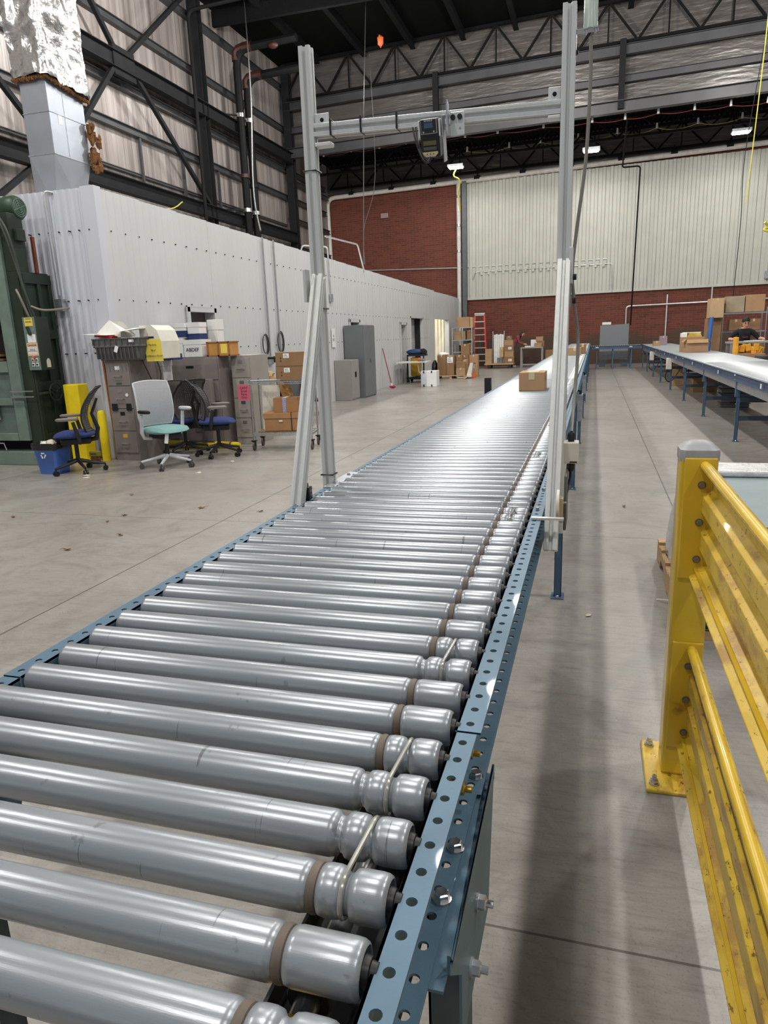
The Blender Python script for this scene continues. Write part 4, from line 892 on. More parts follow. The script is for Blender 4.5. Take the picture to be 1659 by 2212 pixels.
# ================================================================== right and cross conveyors
rc_ = thing('roller_conveyor', 'far right roller conveyor with blue side channel and legs', 'conveyor', (2.3, 16, 0))
RZ = .872; RX0, RX1 = 1.765, 2.80; RZC = RZ - RR
bm = G().lathe((RX0 + .012, 0, 0), (1, 0, 0), [(0, RR - .004), (.006, RR), (RX1 - RX0 - .03, RR), (RX1 - RX0 - .024, RR - .004)], 12, True)
first = None; k = 0; y = 7.2
while k < 100:
    if first is None: first = bm.build('roller', zinc2, rc_, ang=60); o = first
    else: o = first.copy(); COL.objects.link(o)
    o.location = (-2.3, y - 16, RZC); y += .0582; k += 1
g = G()
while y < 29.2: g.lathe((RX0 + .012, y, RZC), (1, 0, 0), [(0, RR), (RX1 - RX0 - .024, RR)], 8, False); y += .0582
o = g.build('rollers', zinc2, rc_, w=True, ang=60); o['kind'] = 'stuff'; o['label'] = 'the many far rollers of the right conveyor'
def chan(g, x0, x1, y0, y1, zt, zb, s, t=.003):     # channel along y, web at x0/x1 side s
    g.box(x0 if s < 0 else x1 - t, x0 + t if s < 0 else x1, y0, y1, zb, zt); g.box(x0, x1, y0, y1, zt - t, zt); g.box(x0, x1, y0, y1, zb, zb + t)
g = G(); chan(g, RX0 - .033, RX0, 6.6, 29.2, RZ - .008, RZ - .105, 1); g.build('side_channel', M('rail_blue_dark', (72, 90, 118), .45), rc_, w=True)
g = G(); chan(g, RX1, RX1 + .033, 6.6, 29.2, RZ - .008, RZ - .105, -1); g.build('side_channel', railblue2, rc_, w=True)
G().box(RX0 + .01, RX1 - .01, 6.6, 29.2, RZ - .20, RZ - .19).box(RX0 - .012, RX0 - .006, 6.6, 29.2, RZ - .20, RZ - .107).build('return_pan', galv, rc_, w=True)
RLEG = [7.1, 9.9, 12.75, 15.5, 18.2, 20.9, 23.5, 26.2, 28.6]
dkb = M('dark_blue_brace', (52, 66, 82), .5)
for i, y in enumerate(RLEG):
    for x in (RX0 + .025, RX1 - .0): leg(rc_, x, y, RZ - .107, -1)
    G().box(RX0 - .02, RX0 + .03, y - .03, y + .03, RZ - .30, RZ - .105).build('leg_bracket', railblue2, rc_, w=True)
    G().box(RX0 + .045, RX1 - .02, y - .02, y - .016, .27, .33).build('cross_brace', dkb, rc_, w=True)
    G().box(RX0 + .045, RX1 - .02, y - .02, y - .016, .50, .56).build('cross_brace', dkb, rc_, w=True)
    for z in (RZ - .03, RZ - .085): bolt(rc_, (RX0 - .033, y, z), (-1, 0, 0), .010, .012)
    for z in (.38, .48): bolt(rc_, (RX0 + .004, y, z), (-1, 0, 0), .009, .01)
    if i < 8: G().box(RX0 - .034, RX0 - .033, y + 1.3, y + 1.36, RZ - .085, RZ - .035).build('white_sticker', paperw, rc_, w=True)
for y, lab in ((18.2, 'pale control box on a right conveyor leg beside the tall carton'), (23.5, 'pale control box on a far right conveyor leg')):
    t = thing('control_box', lab, 'control box', (RX0 - .05, y - .1, .5)); G().box(-.06, .06, -.05, .05, 0, .26).build('housing', cream, t, bevel=.005)
    cable('lead', None, [(-.02, 0, 0), (-.06, .05, -.2), (.05, .1, -.3), (.2, .2, -.15), (.35, .3, .15)], .012, None).build('lead', black, t)
t = thing('roller_conveyor', 'blue cross conveyor joining the two lines at the far end', 'conveyor', (.8, 28.6, 0)); CY = 28.45
def CH(x): return CY + (x + .1) * -.02
g = G(); g.box(-.12, 1.74, CY, CY + .003, RZ - .13, RZ - .01); g.box(-.12, 1.74, CY - .03, CY, RZ - .013, RZ - .01); g.box(-.12, 1.74, CY - .03, CY, RZ - .13, RZ - .127); g.build('side_channel', M('rail_blue_dark2', (66, 84, 110), .45), t, w=True)
g = G(); g.box(-.12, 1.74, CY + .9, CY + .93, RZ - .13, RZ - .01); g.build('side_channel', railblue2, t, w=True)
for k in range(24): G().cyl((-.09 + k * .0763, CY + .01, RZC), (-.09 + k * .0763, CY + .89, RZC), RR, 8).build('roller', zinc2, t, w=True)
for x in (.12, .70, 1.36):
    for yy in (CY + .03, CY + .87): leg(t, x, yy, RZ - .13, 1)
G().box(.10, 1.4, CY + .02, CY + .03, .18, .22).build('cross_brace', dkb, t, w=True)
for x in (.07, 1.28): G().box(x, x + .10, CY - .032, CY - .030, RZ - .075, RZ - .045).build('white_sticker', paperw, t, w=True)
# boxes riding the right line
b = carton(2.05, 2.53, 18.0, 18.45, RZ, .235, 'open cardboard box on the right conveyor below the yellow envelopes', card, 0, flaps=True, tp=False)
t = thing('envelope_stack', 'stack of yellow and white padded envelopes on an open box on the right conveyor', 'envelopes', (2.26, 18.9, RZ)); G().box(-.24, .28, -.14, .14, 0, .34).build('carton', card, t, bevel=.005)
for k in range(4): G().box(-.10 + .01 * k, .22 - .01 * k, -.13, .12, .342 + k * .024, .363 + k * .024).build('envelope', yellow, t, bevel=.003)
G().box(-.24, -.11, -.14, .12, .342, .44).build('envelope', paper, t, bevel=.004); G().box(-.20, .2, -.1, .1, .44, .455).build('envelope', paper, t)
carton(1.93, 2.14, 25.9, 26.3, RZ, .15, 'small round-topped carton far along the right conveyor', card)
carton(2.2, 2.45, 26.9, 27.2, RZ, .30, 'small carton with violet tape beyond the right conveyor', M('violet_taped', (150, 128, 134), .7))
# far grey cabinet behind the cross conveyor
t = thing('grey_cabinet', 'tall grey panel cabinet on two feet behind the cross conveyor', 'cabinet', (.75, 30.2, 0)); g = G(); g.prism([(-.53, .62), (.56, .62), (.56, 1.66), (-.53, 1.62)], (0, 0, 0), (1, 0, 0), (0, 0, 1), (0, .4, 0)); g.build('panel_body', foamg, t, bevel=.01)
g = G(); g.prism([(-.53, .62), (-.53, 0), (-.30, 0), (-.22, .30), (.22, .30), (.32, 0), (.56, 0), (.56, .62)], (0, 0, 0), (1, 0, 0), (0, 0, 1), (0, .05, 0)); g.build('foot_frame', M('foot_grey', (84, 88, 90), .7, 0, .2), t)
t = thing('white_box', 'flat white box lying on top of the grey cabinet', 'box', (.46, 30.3, 1.645)); G().box(-.17, .17, -.1, .1, 0, .10).build('carton', white, t, bevel=.01)
# under / beyond the right conveyor
carton(3.02, 3.6, 19.6, 20.2, 0, .62, 'tall carton standing beyond the right conveyor beside the control box', card)
carton(1.95, 2.25, 19.5, 19.9, 0, .60, 'upright carton under the right conveyor', card); carton(2.2, 2.6, 17.5, 18.0, 0, .30, 'low dark carton under the right conveyor', card2); carton(2.62, 2.74, 17.7, 18.0, 0, .32, 'narrow carton beside the low one under the right conveyor', card)
for k in range(5):
    t = thing('plastic_crate', ['lowest grey crate of the stack under the right conveyor', 'second grey crate from the floor under the right conveyor', 'middle grey crate of the stack under the right conveyor', 'fourth grey crate from the floor under the right conveyor', 'topmost grey crate of the stack under the right conveyor'][k], 'crate', (2.5, 14.3, .004 + k * .085)); G().box(-.24, .24, -.18, .18, 0, .06).build('tray', toteg, t, bevel=.01); G().box(-.26, .26, -.20, .20, .06, .078).build('rim', toteg, t, bevel=.004)
# wire shelf with big flattened boxes and the seated packer
sh = thing('wire_shelf', 'wire shelving unit at the far right holding flattened cartons', 'shelf', (3.25, 19.8, 0))
for x in (-.22, .75):
    for y in (-.25, .25): G().cyl((x, y, 0), (x, y, 1.86), .014, 8).build('post', chrome, sh)
for z in (.35, .8, 1.28, 1.72):
    g = G()
    for y in (-.25, .25): g.box(-.24, .77, y - .008, y + .008, z, z + .03)
    for k in range(12): g.box(-.22 + k * .085, -.214 + k * .085, -.25, .25, z + .02, z + .026)
    g.build('wire_deck', chrome, sh)
carton(2.68, 3.0, 19.5, 20.0, .0, 1.64, 'tall stack of dark folded cartons left of the wire shelf', card2, tp=False)
carton(2.70, 3.0, 19.3, 19.9, 1.645, .46, 'leftmost flattened pale carton standing on the shelf top', card3, 0); carton(3.08, 3.50, 19.6, 19.9, 1.76, .38, 'middle grey-brown flattened carton on the shelf top', M('card_grey', (160, 146, 122), .8)); carton(3.52, 3.95, 19.6, 20.0, 1.76, .40, 'rightmost flattened carton on the shelf top', card, 0)
for i, (x, z) in enumerate(((3.2, 1.33), (3.6, 1.33), (3.3, .84), (3.75, .84))): carton(x, x + .3, 19.65, 19.95, z, .26, ['dark box on the third shelf behind the packer', 'brown box on the third shelf right of the packer', 'box on the second shelf left behind the packer', 'box on the second shelf right behind the packer'][i], card2)
t = thing('blue_pole', 'blue roll leaning upright beside the wire shelf', 'roll', (2.62, 18.9, .0), rot=(0, .04, 0)); G().cyl((0, 0, .72), (0, 0, 1.66), .045, 14).build('roll_body', M('bright_blue', (52, 104, 178), .5), t); G().cyl((0, 0, 0), (0, 0, .72), .02, 8).build('stand_pole', galv, t)
wb = thing('work_bench', 'grey packing bench in front of the packer at the right', 'table', (3.4, 17.6, 0))
G().box(-.55, .9, -.35, .25, 1.06, 1.10).build('table_top', M('bench_top', (150, 150, 142), .5), wb, bevel=.004)
for x in (-.5, .85):
    for y in (-.3, .2): G().box(x - .03, x + .03, y - .03, y + .03, 0, 1.06).build('leg', galv, wb)
t = thing('paper_sheet', 'white paper sheet on the packing bench at the right', 'paper', (3.35, 17.5, 1.102)); G().box(-.16, .2, -.15, .12, 0, .01).build('sheet', paperw, t)
ye = thing('envelope_box', 'open carton overflowing with yellow padded envelopes beyond the right conveyor', 'box', (3.12, 16.6, .35)); G().box(-.24, .28, -.2, .2, 0, .52).build('carton', card, ye, bevel=.005)
for k in range(9): G().obox((-.18 + k * .05, random.uniform(-.1, .1), .56 + random.uniform(0, .10)), (.10, .05, .14), Matrix.Rotation(random.uniform(-.5, .5), 3, 'Y')).build('envelope', M('envelope_yellow', (232, 166, 46), .6) if k == 0 else bpy.data.materials['envelope_yellow'], ye, bevel=.008)
G().box(-.30, -.24, -.2, .1, .50, .86).build('envelope', bpy.data.materials['envelope_yellow'], ye, bevel=.008)
tag(G().box(2.84, 3.5, 16.35, 16.85, 0, .345).build('pallet_stack', wood, loc=(3.1, 16.6, 0)), 'low wooden stack carrying the envelope carton', 'pallet')
t = thing('plastic_bin', 'dark grey bin beside the purple rack at the right edge', 'bin', (3.25, 15.9, .35)); G().lathe((0, 0, 0), (0, 0, 1), [(0, .10), (.45, .13), (.46, .145), (.50, .145)], 16).build('bin_body', M('bin_brown', (92, 82, 80), .6), t)
pr_ = thing('steel_rack', 'purple-brown steel rack at the right edge of the frame', 'rack', (3.55, 15.3, 0))
for x in (-.10, .9):
    for y in (-.3, .3): G().box(x - .04, x + .04, y - .04, y + .04, 0, 1.75).build('post', purple, pr_)
for z in (.62, .98, 1.14, 1.35, 1.72): G().box(-.14, .94, -.33, .33, z, z + .045).build('shelf_board', purple, pr_)
carton(3.62, 4.0, 15.1, 15.5, 1.395, .28, 'white sack-like box on the purple rack', white, tp=False); carton(3.6, 3.9, 15.1, 15.4, 1.765, .20, 'carton on top of the purple rack', card); carton(3.95, 4.2, 15.1, 15.4, .665, .22, 'dark carton low on the purple rack', card2)
# ---------------------------------------------------------------- people
def body(name, joints, edges, rads, matf, parent, root=0, sub=2):
    me = bpy.data.meshes.new(name); me.from_pydata(joints, edges, []); o = bpy.data.objects.new(name, me); COL.objects.link(o)
    sk = o.modifiers.new('s', 'SKIN'); sk.use_smooth_shade = True; sd = o.modifiers.new('d', 'SUBSURF'); sd.levels = sub; sd.render_levels = sub
    for i, v in enumerate(me.skin_vertices[0].data): r = rads[i]; v.radius = r if isinstance(r, tuple) else (r, r); v.use_root = (i == root)
    bpy.context.view_layer.update(); dg = bpy.context.evaluated_depsgraph_get(); m2 = bpy.data.meshes.new_from_object(o.evaluated_get(dg)); bpy.data.objects.remove(o)
    m2.materials.clear(); mats = matf[0]
    for m in mats: m2.materials.append(m)
    for p in m2.polygons: p.material_index = matf[1](p.center); p.use_smooth = True
    o = bpy.data.objects.new(name, m2); COL.objects.link(o); o.parent = parent; return o
def hand(parent, wrist, dirv, upv, mat_=skin, s=1.0, curl=.6):
    d = Vector(dirv).normalized(); u = Vector(upv).normalized(); sd = d.cross(u).normalized(); w_ = Vector(wrist); g = G()
    g.tube([w_, w_ + d * .035 * s, w_ + d * .075 * s], [.024 * s, .034 * s, .032 * s], 10)
    for i, L in enumerate((.060, .070, .066, .052)):
        b = w_ + d * .07 * s + sd * (.024 - .016 * i) * s; g.tube([b, b + d * L * .5 * s - u * .006 * s, b + d * L * .85 * s - u * .02 * curl * s, b + d * L * s - u * .034 * curl * s], [.0085 * s, .008 * s, .0075 * s, .006 * s], 7)
    b = w_ + d * .025 * s + sd * .03 * s; g.tube([b, b + (d * .6 + sd).normalized() * .03 * s, b + (d + sd * .6).normalized() * .055 * s - u * .01], [.011 * s, .010 * s, .008 * s], 7)
    return g.build('hand', mat_, parent)
def head(parent, c, look, hairm, long=False):
    """skull with nose, eyes, ears, mouth and hair, facing the direction look"""
    c = Vector(c); l = Vector(look).normalized(); sd = l.cross(Vector((0, 0, 1))).normalized(); up = sd.cross(l); Rm = Matrix((sd, l, up)).transposed()
    T = lambda x, y, z: tuple(c + Rm @ Vector((x, y, z)))
    g = G(); vs = []; n = 18; rings = [(-.115, .02, .045), (-.105, .036, .038), (-.08, .052, .022), (-.045, .062, .010), (-.01, .068, .004), (.03, .074, 0), (.07, .070, -.006), (.10, .052, -.012), (.118, .022, -.014)]
    for z, r, off in rings:
        for k in range(n): a = 2 * PI * k / n; vs.append(T(math.cos(a) * r, math.sin(a) * r * 1.18 + off, z))
    fs = [(i * n + k, i * n + (k + 1) % n, (i + 1) * n + (k + 1) % n, (i + 1) * n + k) for i in range(len(rings) - 1) for k in range(n)]; g.add(vs, fs, 0, True); g.add(vs[:n], [tuple(range(n))[::-1]]); g.add(vs[-n:], [tuple(range(n))])
    g.tube([T(0, .084, .022), T(0, .098, -.012), T(0, .106, -.026), T(0, .086, -.034)], [.007, .010, .013, .008], 8)
    g.tube([T(-.022, .083, -.058), T(0, .090, -.057), T(.022, .083, -.058)], .006, 6, 1)
    for s in (-1, 1): g.ball(T(s * .03, .078, .012), .011, 8, 6, mi=2); g.ball(T(s * .073, 0, -.005), .022, 8, 6, (.4, .8, 1.2)); g.tube([T(s * .016, .088, .032), T(s * .046, .076, .034)], .004, 5, 3)
    h = g.build('head', [skin, M('lips', (170, 96, 88), .5), M('eye', (40, 34, 34), .2), hairm], parent)
    q = G(); vs = []
    for z, r, off in [(-.02, .076, -.022), (.03, .082, -.016), (.07, .080, -.014), (.105, .060, -.016), (.128, .028, -.018)]:
        for k in range(n): a = 2 * PI * k / n; vs.append(T(math.cos(a) * r, math.sin(a) * r * 1.16 + off, z + (.03 if math.sin(a) > .6 and z < .02 else 0)))
    fs = [(i * n + k, i * n + (k + 1) % n, (i + 1) * n + (k + 1) % n, (i + 1) * n + k) for i in range(4) for k in range(n) if not (i == 0 and math.sin(2 * PI * k / n) > .35)]; q.add(vs, fs, 0, True); q.add(vs[-n:], [tuple(range(n))])
    if long:
        for k in range(11):
            a = PI + PI * k / 10; x, y = math.cos(a) * .07, math.sin(a) * .075 - .01; q.tube([T(x, y, .04), T(x * 1.15, y - .01, -.06), T(x * 1.1, y + .0, -.17), T(x * .9, y + .03, -.25)], [.022, .026, .024, .010], 6)
    q.build('hair', hairm, h); return h
# woman bending over the table at the back
pn = thing('person', 'person in a red plaid shirt and jeans bending over the back table', 'person', (-3.42, 32.0, 0))
J = [(0, 0, .86), (.05, 0, .98), (.18, 0, 1.20), (.25, 0, 1.30), (.30, 0, 1.36),  # pelvis, waist, chest, shoulder base, neck
     (.0, -.09, .80), (.02, -.10, .45), (-.03, -.11, .09), (.0, .09, .80), (-.06, .10, .45), (-.14, .10, .09),
     (.22, -.17, 1.26), (.30, -.20, 1.04), (.48, -.16, .98), (.22, .17, 1.26), (.32, .20, 1.04), (.50, .14, .98)]
Ed = [(0, 1), (1, 2), (2, 3), (3, 4), (0, 5), (5, 6), (6, 7), (0, 8), (8, 9), (9, 10), (3, 11), (11, 12), (12, 13), (3, 14), (14, 15), (15, 16)]
Rd = [(.14, .12), (.12, .11), (.14, .12), (.09, .09), .05, .10, .065, .045, .10, .065, .045, .06, .047, .034, .06, .047, .034]
body('figure', J, Ed, Rd, ([denim, plaid], lambda c: 0 if c[2] < .90 else 1), pn)
head(pn, (.42, 0, 1.44), (.9, -.1, -.55), hair1, True)
hand(pn, (.48, -.16, .98), (1, .1, -.3), (0, 0, 1)); hand(pn, (.50, .14, .98), (1, -.1, -.3), (0, 0, 1))
for s, x in ((-.11, -.03), (.10, -.14)): G().obox((x + .06, s, .04), (.25, .09, .08)).build('shoe', shoe, pn, bevel=.02)
# man seated behind the bench
pm = thing('person', 'person in a black t-shirt sitting behind the packing bench at the right', 'person', (3.28, 18.15, 0))
J = [(0, .05, .82), (0, .03, 1.0), (0, 0, 1.22), (0, 0, 1.33), (0, -.02, 1.40), (-.10, 0, .80), (-.14, -.32, .80), (-.14, -.34, .42), (.10, 0, .80), (.14, -.32, .80), (.14, -.34, .42),
     (-.18, 0, 1.29), (-.31, -.03, 1.14), (-.26, -.28, 1.14), (.18, 0, 1.29), (.32, -.03, 1.14), (.34, -.30, 1.14)]
Rd = [(.15, .12), (.14, .11), (.16, .12), (.10, .09), .052, .09, .07, .05, .09, .07, .05, .065, .05, .034, .065, .05, .034]
body('figure', J, Ed, Rd, ([tee, skin, denim], lambda c: 2 if c[2] < .84 else (1 if (c[2] > 1.375 or abs(c[0]) > .22 and c[1] < -.10 and c[2] > .9) else 0)), pm)
head(pm, (.01, -.05, 1.50), (.15, -1, -.45), hair2)
hand(pm, (-.26, -.28, 1.14), (.2, -1, 0), (0, 0, 1)); hand(pm, (.34, -.30, 1.14), (-.1, -1, 0), (0, 0, 1))
g = G()
for s in (-1, 1): g.tube([(.01 + s * .032 + .018 * math.cos(a), -.145, 1.515 + .014 * math.sin(a)) for a in [q * PI / 4 for q in range(8)]], .003, 5, closed=True)
g.build('glasses', black, pm); text('shirt_print', 'TEAM', .05, (0, -.135, 1.18), (PI / 2, 0, 0), M('print_red', (150, 50, 60), .7), pm, .001)
st = thing('stool', 'stool under the person at the right packing bench', 'stool', (3.28, 18.2, 0)); G().cyl((0, 0, .66), (0, 0, .72), .17, 20).build('seat', black, st); G().cyl((0, 0, .03), (0, 0, .66), .025, 10).build('post', chrome, st); G().cyl((0, 0, 0), (0, 0, .03), .2, 20).build('base', black, st)
# ================================================================== back-left corner goods
tb = thing('work_table', 'small grey table in front of the brick wall by the bending person', 'table', (-2.55, 31.6, 0)); G().box(-.48, .48, -.3, .3, .80, .85).build('table_top', taupe, tb, bevel=.004)
for x in (-.44, .44):
    for y in (-.26, .26): G().box(x - .03, x + .03, y - .03, y + .03, 0, .80).build('leg', taupe, tb)
G().box(-.44, .44, -.27, -.25, .10, .15).build('stretcher', taupe, tb)
for a in ((-2.45, -2.15, 31.45, .16, 'small carton at the front of the back table', card), (-2.35, -2.05, 31.62, .24, 'middle carton in the back table pile', card2), (-2.62, -2.36, 31.7, .30, 'white box at the left of the back table pile', white)):
    carton(a[0], a[1], a[2], a[2] + .14, .852, a[3], a[4], a[5])
carton(-2.4, -2.1, 31.63, 31.76, 1.095, .18, 'carton on top of the back table pile', card)
carton(-2.85, -2.6, 31.42, 31.6, .852, .05, 'flat white packet on the back table', white, tp=False)
carton(-1.98, -1.55, 31.5, 31.9, 0, .70, 'tall carton on the floor right of the back table', card2)
carton(-1.52, -1.3, 31.6, 31.9, 0, .40, 'small pale carton beside the conveyor end at the back', card3)
# platform cart
pc = thing('platform_cart', 'low wooden platform cart with black wheels in front of the ladder', 'cart', (-3.9, 31.3, 0)); G().box(-.62, .62, -.35, .35, .16, .21).build('deck', wood, pc)
for x in (-.42, .45):
    for y in (-.28, .28): G().cyl((x, y - .025, .08), (x, y + .025, .08), .08, 16).build('wheel', black, pc)
for x in (-.30, .18): G().tube([(x, .0, .21), (x, .0, 1.52), (x, .03, 1.56)], .018, 8).build('stake', galv, pc)
for k in range(5):
    tag(G().box(-4.15 + k * .085, -4.08 + k * .085, 31.28, 31.33, .22, 1.42 + .02 * (k % 2)).build('light_tube', M('tube_white', (236, 238, 232), .3), loc=(-4.1 + k * .085, 31.3, .22)), 'white tube standing on the platform cart, tube %s' % ['at far left', 'second from left', 'in the middle', 'second from right', 'at far right'][k], 'tube', 'white tubes on the platform cart')
carton(-4.50, -4.22, 31.05, 31.25, .212, .62, 'tall carton at the left end of the platform cart', card)
for z, h, x0, x1, lab, m in ((.212, .26, -3.70, -3.28, 'bottom carton with a label on the platform cart', card2), (.474, .24, -3.68, -3.3, 'second carton of the stack on the platform cart', card), (.716, .24, -3.70, -3.3, 'third carton of the stack on the platform cart', card2), (.958, .22, -3.68, -3.32, 'fourth carton of the stack on the platform cart', card), (1.18, .16, -3.6, -3.38, 'topmost small carton on the platform cart', card2)):
    carton(x0, x1, 31.1, 31.4, z, h, lab, m, lab=(.05, h * .3, .14, .10) if z in (.212, .716) else None)
carton(-3.86, -3.72, 31.1, 31.3, .474, .42, 'narrow carton beside the stack on the platform cart', card3); carton(-3.98, -3.76, 31.0, 31.2, .212, .24, 'small dark striped box on the platform cart', M('dark_print_box', (110, 104, 104), .6))
# ladder
ld = thing('step_ladder', 'red fibreglass step ladder with aluminium treads against the brick', 'ladder', (-4.95, 32.4, 0))
for s in (-1, 1):
    G().bar((s * .36, -.25, 0), (s * .20, .10, 2.35), .07, .035).build('front_rail', redp, ld); G().bar((s * .30, .62, 0), (s * .19, .16, 2.3), .06, .03).build('rear_rail', redp, ld)
for k in range(8): z = .28 + k * .285; q = z / 2.35; G().box(-(.36 - .16 * q), .36 - .16 * q, -.25 + .35 * q - .04, -.25 + .35 * q + .04, z, z + .035).build('tread', alu, ld)
G().box(-.23, .23, .04, .22, 2.33, 2.38).build('top_cap', alu, ld)
# metal shelf
ms = thing('metal_shelf', 'grey metal shelving unit with cartons in the back-left corner', 'shelf', (-5.42, 30.9, 0))
for x in (-.42, .02, .42):
    for y in (-.3, .3):
        if x != .02 or y < 0: G().box(x - .022, x + .022, y - .022, y + .022, 0, 1.78).build('post', galv, ms)
for z in (.25, .72, 1.22, 1.74): G().box(-.45, .45, -.32, .32, z, z + .035).build('shelf_board', galv, ms)
for a in ((-5.68, -5.12, 30.7, 1.777, .42, 'big carton lying on top of the metal shelf', card), (-5.10, -4.98, 30.7, 1.777, .40, 'narrow carton beside the big one on the shelf top', card3), (-5.78, -5.3, 30.7, 1.257, .36, 'carton on the upper level of the metal shelf', card), (-5.24, -5.02, 30.75, 1.257, .4, 'open white-lined carton on the upper level at right', card2), (-5.22, -5.0, 30.75, .757, .36, 'carton on the middle level of the metal shelf at right', card2)):
    carton(a[0], a[1], a[2], a[2] + .4, a[3], a[4], a[5], a[6])
# pallet with boxes and pallet jack
pa = thing('pallet', 'wooden pallet carrying cartons in front of the lit doorway', 'pallet', (-4.68, 24.6, 0))
for y in (-.38, -.13, .13, .38): G().box(-.55, .5, y - .06, y + .06, .10, .125).build('deck_board', wood, pa)
for x in (-.52, -.02, .46): G().box(x - .04, x + .04, -.42, .42, .012, .10).build('stringer', wood, pa)
for y in (-.38, .38): G().box(-.55, .5, y - .05, y + .05, 0, .012).build('deck_board', wood, pa)
carton(-5.18, -4.88, 24.3, 24.7, .126, .68, 'left tall carton on the pallet', card2); carton(-4.87, -4.60, 24.32, 24.7, .126, .66, 'right tall carton on the pallet', card2, lab=(0, .42, .2, .2))
carton(-4.50, -4.20, 24.2, 24.5, .126, .24, 'low wide carton at the front right of the pallet', card); carton(-4.56, -4.36, 24.55, 24.9, .126, .66, 'dark carton behind the low one on the pallet', card2); carton(-4.34, -4.18, 24.55, 24.85, .126, .5, 'upright carton at the back right of the pallet', card); carton(-4.5, -4.2, 24.22, 24.48, .37, .2, 'carton resting on the low wide one on the pallet', card2)
for i, (x, y, z) in enumerate(((-4.55, 25.1, 0), (-4.2, 25.1, 0), (-4.52, 25.1, .382), (-4.2, 25.1, .382), (-4.5, 25.1, .764))): carton(x, x + .3, y, y + .3, z, .38, ['floor-level carton behind the pallet at left', 'floor-level carton behind the pallet at right', 'middle carton behind the pallet at left', 'middle carton behind the pallet at right', 'topmost carton behind the pallet'][i], card if i % 2 else card2)
t = thing('crumpled_paper', 'crumpled white packing paper on the tall pallet cartons', 'paper', (-5.0, 24.5, .83)); G().ball((0, 0, 0), .13, 12, 8, (1.5, 1, .5), jit=.25).build('paper_ball', paperw, t)
t = thing('trash_bag', 'dark bag leaning against the left side of the pallet', 'bag', (-5.33, 24.6, .32)); G().ball((0, 0, 0), .3, 12, 9, (.4, .6, 1.05), jit=.08).build('bag_body', bag, t)
pj = thing('pallet_jack', 'pale pallet jack with an orange wheel beside the pallet', 'pallet jack', (-4.02, 24.4, 0)); G().box(-.12, .04, -.2, .2, .06, .12).build('frame', cream, pj); g = G(); g.prism([(-.14, .1), (.02, .1), (.08, .50), (-.02, .52)], (0, -.12, 0), (1, 0, 0), (0, 0, 1), (0, .24, 0)); g.build('pump_housing', cream, pj, bevel=.01); G().cyl((.10, -.03, .09), (.10, .03, .09), .09, 20).build('wheel', orange, pj); G().tube([(.04, 0, .45), (.10, 0, .52), (.14, -.1, .5), (.14, .1, .5)], .012, 6).build('handle', black, pj); G().box(-.45, -.12, -.2, -.08, .03, .07).build('fork', cream, pj); G().box(-.45, -.12, .08, .2, .03, .07).build('fork', cream, pj)
# white storage box
wbx = thing('white_box', 'white box with black corner clips on the floor near the folding table', 'box', (-4.66, 20.9, 0)); G().box(-.10, .22, -.2, .2, 0, .46).build('carton', white, wbx, bevel=.008); G().box(-.26, -.105, -.19, .19, 0, .455).build('side_panel', M('box_side', (200, 202, 206), .5), wbx, bevel=.006)
for x in (-.17, .07):
    for z in (.0, .40): G().box(x - .018, x + .018, -.206, -.198, z, z + .062).build('clip', black, wbx)
# folding table with the cleaning cart behind
ft = thing('folding_table', 'cream folding table with angled grey legs along the office wall', 'table', (-5.62, 22.2, 0)); g = G(); g.prism([(-.32, -.52), (.62, -.30), (.62, .32), (-.32, .42)], (0, 0, .66), (1, 0, 0), (0, 1, 0), (0, 0, .035)); g.build('table_top', cream, ft, bevel=.008)
for x, y in ((-.26, -.4), (-.26, .3)): G().tube([(x, y, .66), (x, y, 0)], .014, 8).build('leg', galv, ft)
for y in (-.22, .25): G().tube([(.30, y, .66), (.34, y, .38), (.52, y, .2), (.55, y, 0)], .014, 8).build('leg', galv, ft)
cc = thing('cleaning_cart', 'black janitor cart with a yellow bag behind the folding table', 'cart', (-5.55, 23.0, 0)); G().box(-.32, .28, -.3, .3, .10, .17).build('base', black, cc, bevel=.02)
for x in (-.28, .22):
    for y in (-.24, .24): G().cyl((x - .0, y - .02, .05), (x, y + .02, .05), .05, 14).build('caster', black, cc)
for x in (-.29, .25): G().box(x - .02, x + .02, -.27, -.23, .17, .86).build('upright', black, cc)
G().box(-.31, .27, -.28, .28, .84, .90).build('tray', black, cc, bevel=.01); G().box(-.20, .06, -.22, .2, .2, .80).build('yellow_bag', M('mustard_bag', (176, 138, 30), .7), cc, bevel=.03)
t = thing('blue_bag', 'blue and black bag slumped on top of the janitor cart', 'bag', (-5.56, 22.95, .98)); G().ball((-.06, 0, -.01), .20, 14, 9, (1.5, 1, .5), jit=.06).build('bag_body', M('navy_bag', (44, 66, 108), .6), t); G().ball((.20, 0, -.02), .14, 12, 8, (1, 1, .8), jit=.1).build('dark_flap', blackm, t)
t = thing('spray_bottle', 'small orange-topped bottle on the folding table', 'bottle', (-5.30, 22.1, .696)); G().ball((0, 0, .06), .06, 10, 7, (1, 1, 1)).build('bottle_body', orange, t); G().ball((.12, 0, .045), .06, 10, 7, (1.6, 1, .7)).build('rag', M('rag_grey', (120, 124, 130), .8), t)
# red-handled mop
t = thing('mop', 'red-handled mop leaning against the office wall', 'mop', (-5.80, 20.3, 0)); G().cyl((.08, 0, .12), (-.19, .1, 1.16), .014, 8).build('handle', M('mop_red', (140, 30, 46), .5), t); G().cyl((.09, 0, .06), (.07, 0, .15), .03, 10).build('collar', white, t); G().ball((.11, 0, .045), .085, 10, 6, (1.2, 1, .45), jit=.1).build('mop_head', M('mop_pink', (176, 44, 64), .9), t)
